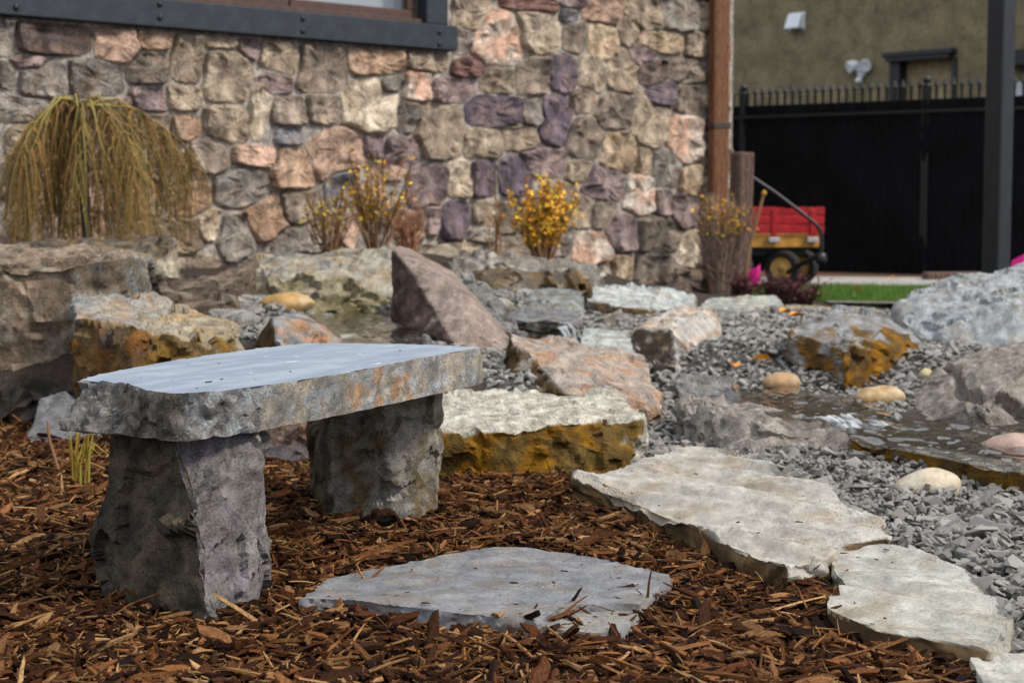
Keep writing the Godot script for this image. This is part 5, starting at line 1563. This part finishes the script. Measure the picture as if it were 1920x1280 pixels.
func make_plants() -> void:
	weeping_shrub()
	var yel := ["eab62a", "e2a422", "f0c83a", "d09a2a", "d0bc2c", "e49a2a"]
	var olive := ["b09018", "9c8a20", "c89a1c", "8a7a20"]
	var bark := ["7d5c40", "96704c", "6b4c36", "a37a54"]
	shrub("slim twiggy shrub with few yellow leaves at the pink wall stones", 622, 475, 9.75, 0.44, 0.17, 20, 240, 0.35, 11, olive, bark, 0.026)
	shrub("taller loose shrub with scattered gold leaves above the log shaped rock", 705, 478, 9.85, 0.62, 0.23, 28, 480, 0.3, 12, olive + yel, bark, 0.026)
	shrub("bare brown twigs rising beside the fullest yellow shrub", 930, 490, 10.3, 0.48, 0.05, 5, 0, 0.5, 13, olive, ["9c7347", "8a6238"])
	shrub("full round shrub thick with yellow leaves behind the wet rusty block", 1018, 498, 10.35, 0.58, 0.24, 46, 1500, 0.2, 14, yel, bark, 0.03)
	shrub("fine twigged shrub with yellow top at the foot of the downspout", 1352, 560, 11.6, 0.74, 0.18, 200, 2000, 0.6, 15, yel, ["9a8272", "8a7062", "a8917f", "77604e"], 0.026)
	shrub("bare reddish twigs in front of the pink wall stones", 765, 482, 9.95, 0.30, 0.10, 22, 0, 0.5, 16, olive, ["8a5a44", "a0704e"])
	# cut stick with a bud
	var r0 := at(1394, 548, 11.5); r0.y = H(r0.x, r0.z)
	var sk := thing("cut_stem", "single thick bare stem leaning right in front of the red wagon", "stem", r0)
	var b := MB.new()
	b.cur = K("8a6a48")
	b.tube([Vector3.ZERO, at(1404, 470, 11.5) - r0, at(1416, 425, 11.5) - r0, at(1433, 362, 11.5) - r0], [0.014, 0.013, 0.012, 0.010], 7)
	b.tube([at(1416, 425, 11.5) - r0, at(1414, 392, 11.5) - r0], [0.009, 0.004], 5)
	part(sk, "stem", made(b, false, true), M.twig)
	var bd := MB.new()
	bd.lathe(at(1433, 366, 11.5) - r0, Vector3.UP, [[-0.005, 0.0], [0.0, 0.015], [0.015, 0.018], [0.03, 0.012], [0.036, 0.0]], 8)
	part(sk, "bud", made(bd), mat(Color.html("c08a3a"), 0.8))
	# dark red ground cover
	for q in [[1395, 545, 10.9], [1440, 548, 10.7], [1478, 552, 10.6], [1510, 556, 10.5]]:
		shrub(["low dark red leafy plant nearest the fine twigged shrub", "low dark red leafy plant before the wagon's near wheel", "low dark red leafy plant between the wagon's wheels", "low dark red leafy plant at the lawn's end"][int((q[0] - 1395) / 38.0)], q[0], q[1], q[2], 0.17, 0.10, 16, 260, 0.1, int(q[0]), ["4a1a20", "6b2630", "38161a", "7d3440"], ["3d2020"], 0.02)
	# yellow shoots in the bark by the bench
	var y0 := on_y(150, 925, 0.0)
	var ys := thing("grass_clump", "yellow green shoots growing in the bark behind the near bench leg", "plant", y0)
	rng.seed = 61
	var g := MB.new()
	for i in 9:
		g.cur = K(["9a7c22", "b0922e", "7d641e", "8a8030"][i % 4])
		var tip := Vector3(rng.randf_range(-0.03, 0.06), rng.randf_range(0.14, 0.24), rng.randf_range(-0.03, 0.03))
		var f := Vector3(rng.randf_range(-0.03, 0.03), -0.01, rng.randf_range(-0.02, 0.02))
		g.tube([f, f.lerp(tip, 0.5) + Vector3(rng.randf_range(-0.015, 0.015), 0.01, 0), tip], [0.004, 0.0035, 0.0015], 5)
	for i in 4:
		g.cur = K("b09a3c")
		var s := Vector3(rng.randf_range(-0.02, 0.02), 0.08, 0)
		g.tube([s, s + Vector3(0.02 + i * 0.01, 0.06, 0), s + Vector3(0.05 + i * 0.012, 0.035, 0.01)], [0.003, 0.0025, 0.001], 4)
	part(ys, "shoots", made(g, false, true), M.twig)
	var t0 := on_y(118, 905, 0.0)
	var tw := MB.new()
	tw.cur = K("7d5a40")
	tw.tube([Vector3(0, -0.01, 0), at(100, 850, 5.0) - t0, at(92, 825, 5.0) - t0, at(88, 790, 5.0) - t0], [0.004, 0.0045, 0.005, 0.004], 6)
	var twg := solo("bare_twig", made(tw, false, true), M.twig, t0)
	tag(twg, "single bare twig sticking up from the bark beside the yellow shoots", "twig")
	# fallen leaves
	rng.seed = 71
	var spots := [[1472, 598, "orange fallen leaf on the gravel by the tan edging stone"], [1494, 606, "second orange fallen leaf beside the first on the gravel"], [1428, 690, "small orange leaf on gravel near the upright pale rock"], [1672, 533, "yellow fallen leaf on the concrete path"], [1608, 556, "pale dry leaf lying in the lawn strip"], [1375, 702, "brown orange leaf by the grey rock's tan end"]]
	for s in spots:
		var p := ground_at(s[0], s[1]) + Vector3(0, 0.035, 0)
		if s[1] < 560: p.y += 0.012
		var lb := MB.new()
		var L := 0.045
		for h in [-1.0, 1.0]:
			var e := [Vector3(-L, 0, 0), Vector3(-L * 0.4, 0.016, h * L * 0.55), Vector3(L * 0.35, 0.02, h * L * 0.5), Vector3(L, 0.004, 0), Vector3(0, 0.0, 0)]
			if h > 0: lb.quad(e[0], e[4], e[2], e[1]); lb.tri(e[4], e[3], e[2])
			else: lb.quad(e[0], e[1], e[2], e[4]); lb.tri(e[4], e[2], e[3])
		var lm := mat(Color.html("d98a2c") if s[2].begins_with("orange") or s[2].contains("orange") else Color.html("d8b048"), 0.75)
		var lo := solo("fallen_leaf", made(lb, true), lm, p)
		lo.rotation = Vector3(rng.randf_range(-0.3, 0.6), rng.randf() * TAU, 0)
		tag(lo, s[2], "leaf")

# ------------------------------------------------------------------ wagon and flags
func make_wagon() -> void:
	var o := at(1545, 549, 12.9); o.y = 0.195 + 0.002
	var w := thing("wagon", "red slat sided garden wagon with yellow deck and black pull handle", "wagon", Vector3(o.x - 0.35, o.y, o.z))
	w.rotation.y = 0.12
	var f := 0.28; var r := -0.5; var hz := 0.2
	var dk := 0.29
	part(w, "deck", box_mesh(Vector3(r, dk, -hz), Vector3(f, dk + 0.10, hz), 0.006), M.yellow)
	for s in [-1.0, 1.0]:
		var z: float = s * (hz + 0.012)
		var rl := Node3D.new()
		rl.name = "side_panel"
		w.add_child(rl, true)
		for row in [[dk + 0.105, dk + 0.165], [dk + 0.175, dk + 0.235]]:
			part(rl, "slat", box_mesh(Vector3(r, row[0], z - 0.008), Vector3(f, row[1], z + 0.008), 0.003), M.red)
		# scalloped top slat
		var tb := MB.new()
		var N := 18
		for i in N:
			var xa := lerpf(r, f, i / float(N)); var xb := lerpf(r, f, (i + 1) / float(N))
			var ya := dk + 0.305 - 0.022 * (0.5 + 0.5 * cos(TAU * (xa - f) / 0.39 + PI)); var yb := dk + 0.305 - 0.022 * (0.5 + 0.5 * cos(TAU * (xb - f) / 0.39 + PI))
			var yl := dk + 0.245
			for h in [1.0, -1.0]:
				var zz: float = z + h * 0.008
				if h > 0: tb.quad(Vector3(xa, yl, zz), Vector3(xa, ya, zz), Vector3(xb, yb, zz), Vector3(xb, yl, zz))
				else: tb.quad(Vector3(xb, yl, zz), Vector3(xb, yb, zz), Vector3(xa, ya, zz), Vector3(xa, yl, zz))
			tb.quad(Vector3(xa, ya, z + 0.008), Vector3(xa, ya, z - 0.008), Vector3(xb, yb, z - 0.008), Vector3(xb, yb, z + 0.008))
			tb.quad(Vector3(xa, yl, z - 0.008), Vector3(xa, yl, z + 0.008), Vector3(xb, yl, z + 0.008), Vector3(xb, yl, z - 0.008))
		part(rl, "slat", made(tb, true), M.red)
		for x in [f - 0.08, f - 0.375, f - 0.66]:
			part(rl, "stake", box_mesh(Vector3(x - 0.02, dk + 0.08, z + s * 0.009 - 0.009), Vector3(x + 0.02, dk + 0.285, z + s * 0.009 + 0.009), 0.003), M.red)
			part(rl, "bracket", box_mesh(Vector3(x - 0.042, dk + 0.04, z + s * 0.012 - 0.012), Vector3(x + 0.042, dk + 0.078, z + s * 0.012 + 0.012), 0.004), M.bracket)
	for x in [f + 0.012, r - 0.012]:
		var en := Node3D.new()
		en.name = "end_panel"
		w.add_child(en, true)
		for row in [[dk + 0.105, dk + 0.165], [dk + 0.175, dk + 0.235], [dk + 0.245, dk + 0.30]]:
			part(en, "slat", box_mesh(Vector3(x - 0.008, row[0], -hz + 0.01), Vector3(x + 0.008, row[1], hz - 0.01), 0.003), M.red)
	# running gear
	var ch := MB.new()
	ch.box(Vector3(r + 0.08, dk - 0.06, -0.03), Vector3(f - 0.08, dk - 0.001, 0.03))
	part(w, "chassis", made(ch, true), M.black)
	var R := 0.137
	for ax in [[f - 0.17, -0.62], [r + 0.12, 0.0]]:
		var bs := Basis(Vector3.UP, ax[1])
		var side_v := bs * Vector3(0, 0, 1)
		var c := Vector3(ax[0], R, 0)
		var am := MB.new()
		am.tube([c - side_v * 0.2, c + side_v * 0.2], [0.012], 8)
		am.tube([c, Vector3(c.x, dk - 0.03, 0)], [0.03, 0.035], 8)
		part(w, "axle", made(am), M.black)
		for s in [-1.0, 1.0]:
			var wc: Vector3 = c + side_v * s * 0.2
			var ty := MB.new()
			ty.lathe(wc, side_v, [[-0.04, 0.085], [-0.045, 0.1], [-0.042, 0.122], [-0.025, R - 0.003], [0.0, R], [0.025, R - 0.003], [0.042, 0.122], [0.045, 0.1], [0.04, 0.085]], 28)
			var wheel := Node3D.new()
			wheel.name = "wheel"
			w.add_child(wheel, true)
			part(wheel, "tyre", made(ty), M.rubber)
			var rm := MB.new()
			rm.lathe(wc, side_v, [[-0.04, 0.088], [-0.03, 0.088], [-0.02, 0.07], [-0.022, 0.03], [-0.036, 0.024], [-0.037, 0.0]], 24)
			rm.lathe(wc, -side_v, [[-0.04, 0.088], [-0.03, 0.088], [-0.02, 0.07], [-0.022, 0.03], [-0.036, 0.024], [-0.037, 0.0]], 24)
			part(wheel, "rim", made(rm), M.rim)
	# drawbar and handle, folded back over the box
	var inv := w.global_transform.affine_inverse() if w.is_inside_tree() else w.transform.affine_inverse()
	var hn := MB.new()
	var z0 := 12.55
	hn.tube([inv * at(1476, 512, 12.72), inv * at(1504, 494, 12.6), inv * at(1530, 480, z0)], [0.02, 0.02, 0.022], 8)
	part(w, "drawbar", made(hn), M.black)
	var h2 := MB.new()
	h2.tube([inv * at(1538, 482, z0), inv * at(1541, 455, z0), inv * at(1540, 434, z0), inv * at(1530, 420, z0), inv * at(1500, 396, z0), inv * at(1450, 358, z0), inv * at(1408, 330, z0)], [0.024, 0.017, 0.015, 0.014, 0.014, 0.013, 0.013], 8)
	part(w, "handle", made(h2), M.black)
	var hb := MB.new()
	hb.lathe(inv * at(1540, 488, z0), Vector3.UP, [[-0.03, 0.0], [-0.03, 0.03], [0.0, 0.045], [0.05, 0.04], [0.06, 0.0]], 12)
	part(w, "hinge", made(hb), M.black)
	# pink survey flags
	for q in [[1416, 512, 11.3, 556, "pink survey flag on a wire beside the wagon's wheel"], [1914, 492, 9.6, 520, "pink survey flag poking up behind the large rounded boulder"]]:
		var c := at(q[0], q[1], q[2])
		var base := Vector3(c.x + 0.03, H(c.x, c.z), c.z)
		var fl := thing("survey_flag", q[4], "flag", base)
		var wr := MB.new()
		wr.tube([Vector3(0, -0.03, 0), Vector3(0.004, c.y - base.y + 0.07, 0)], [0.0018], 5)
		part(fl, "wire", made(wr), M.iron)
		var cl := MB.new()
		var y := c.y - base.y
		var P := []
		for i in 5:
			var g := i / 4.0
			P.append([Vector3(-0.10 * g + 0.003, y - 0.06 - 0.04 * g, 0.02 * sin(g * 5.0)), Vector3(-0.075 * g + 0.003, y + 0.06 - 0.05 * g, 0.02 * sin(g * 5.0 + 0.6))])
		for i in 4: cl.quad(P[i + 1][0], P[i + 1][1], P[i][1], P[i][0])
		part(fl, "flag", made(cl), M.pink)

func _ready() -> void:
	# camera: 60 mm lens on a 36 x 24 frame, tipped down a little
	var cam := Camera3D.new()
	cam.name = "camera"
	add_child(cam)
	cam_basis = Basis(Vector3.RIGHT, -atan(260.0 / FPX))
	cam.transform = Transform3D(cam_basis, EYE)
	var lens := CameraAttributesPhysical.new()
	lens.frustum_focal_length = 60.0
	lens.frustum_focus_distance = 3.5
	lens.exposure_aperture = 6.3
	lens.frustum_near = 0.05
	lens.frustum_far = 900.0
	cam.attributes = lens
	cam.fov = rad_to_deg(2.0 * atan(640.0 / FPX))
	cam.near = 0.05
	cam.far = 900.0
	cam.current = true
	# overcast sky
	var env := Environment.new()
	env.background_mode = Environment.BG_SKY
	var sm := ProceduralSkyMaterial.new()
	sm.sky_top_color = Color(0.94, 0.97, 1.0)
	sm.sky_horizon_color = Color(0.70, 0.73, 0.78)
	sm.sky_curve = 0.4
	sm.sky_energy_multiplier = 0.82
	sm.ground_bottom_color = Color(0.2, 0.18, 0.16)
	sm.ground_horizon_color = Color(0.5, 0.5, 0.5)
	sm.sun_angle_max = 0.0
	var sky := Sky.new()
	sky.sky_material = sm
	env.sky = sky
	env.tonemap_mode = Environment.TONE_MAPPER_LINEAR
	env.tonemap_exposure = 2.2
	env.sdfgi_enabled = true
	env.ssao_enabled = true
	env.ssil_enabled = true
	var we := WorldEnvironment.new()
	we.environment = env
	add_child(we)
	var sun := DirectionalLight3D.new()
	sun.name = "sun"
	sun.light_energy = 0.5
	sun.light_angular_distance = 12.0
	sun.light_color = Color(1.0, 0.97, 0.92)
	sun.shadow_enabled = true
	add_child(sun)
	sun.look_at_from_position(Vector3(7, 8, 3.0), Vector3.ZERO)
	# noise
	nz.noise_type = FastNoiseLite.TYPE_SIMPLEX_SMOOTH; nz.frequency = 1.0; nz.fractal_type = FastNoiseLite.FRACTAL_NONE; nz.seed = 4
	nf.noise_type = FastNoiseLite.TYPE_SIMPLEX; nf.frequency = 1.0; nf.fractal_type = FastNoiseLite.FRACTAL_FBM; nf.fractal_octaves = 4; nf.seed = 9
	nc.noise_type = FastNoiseLite.TYPE_CELLULAR; nc.frequency = 1.0; nc.fractal_type = FastNoiseLite.FRACTAL_NONE; nc.cellular_return_type = FastNoiseLite.RETURN_CELL_VALUE; nc.seed = 2
	rng.seed = 1
	var t0 := Time.get_ticks_msec()
	var stage := func(s: String): print(s, " ", Time.get_ticks_msec() - t0)
	make_materials(); stage.call("materials")
	make_heights(); carve(); stage.call("heights")
	make_ground(); stage.call("ground")
	make_wall(); stage.call("wall")
	make_background()
	make_lane(); stage.call("background")
	make_water()
	make_bench(); stage.call("bench")
	make_slabs(); stage.call("slabs")
	make_rocks(); stage.call("rocks")
	make_plants(); stage.call("plants")
	make_wagon()
	make_gravel(); stage.call("gravel")
	make_mulch(); stage.call("mulch")
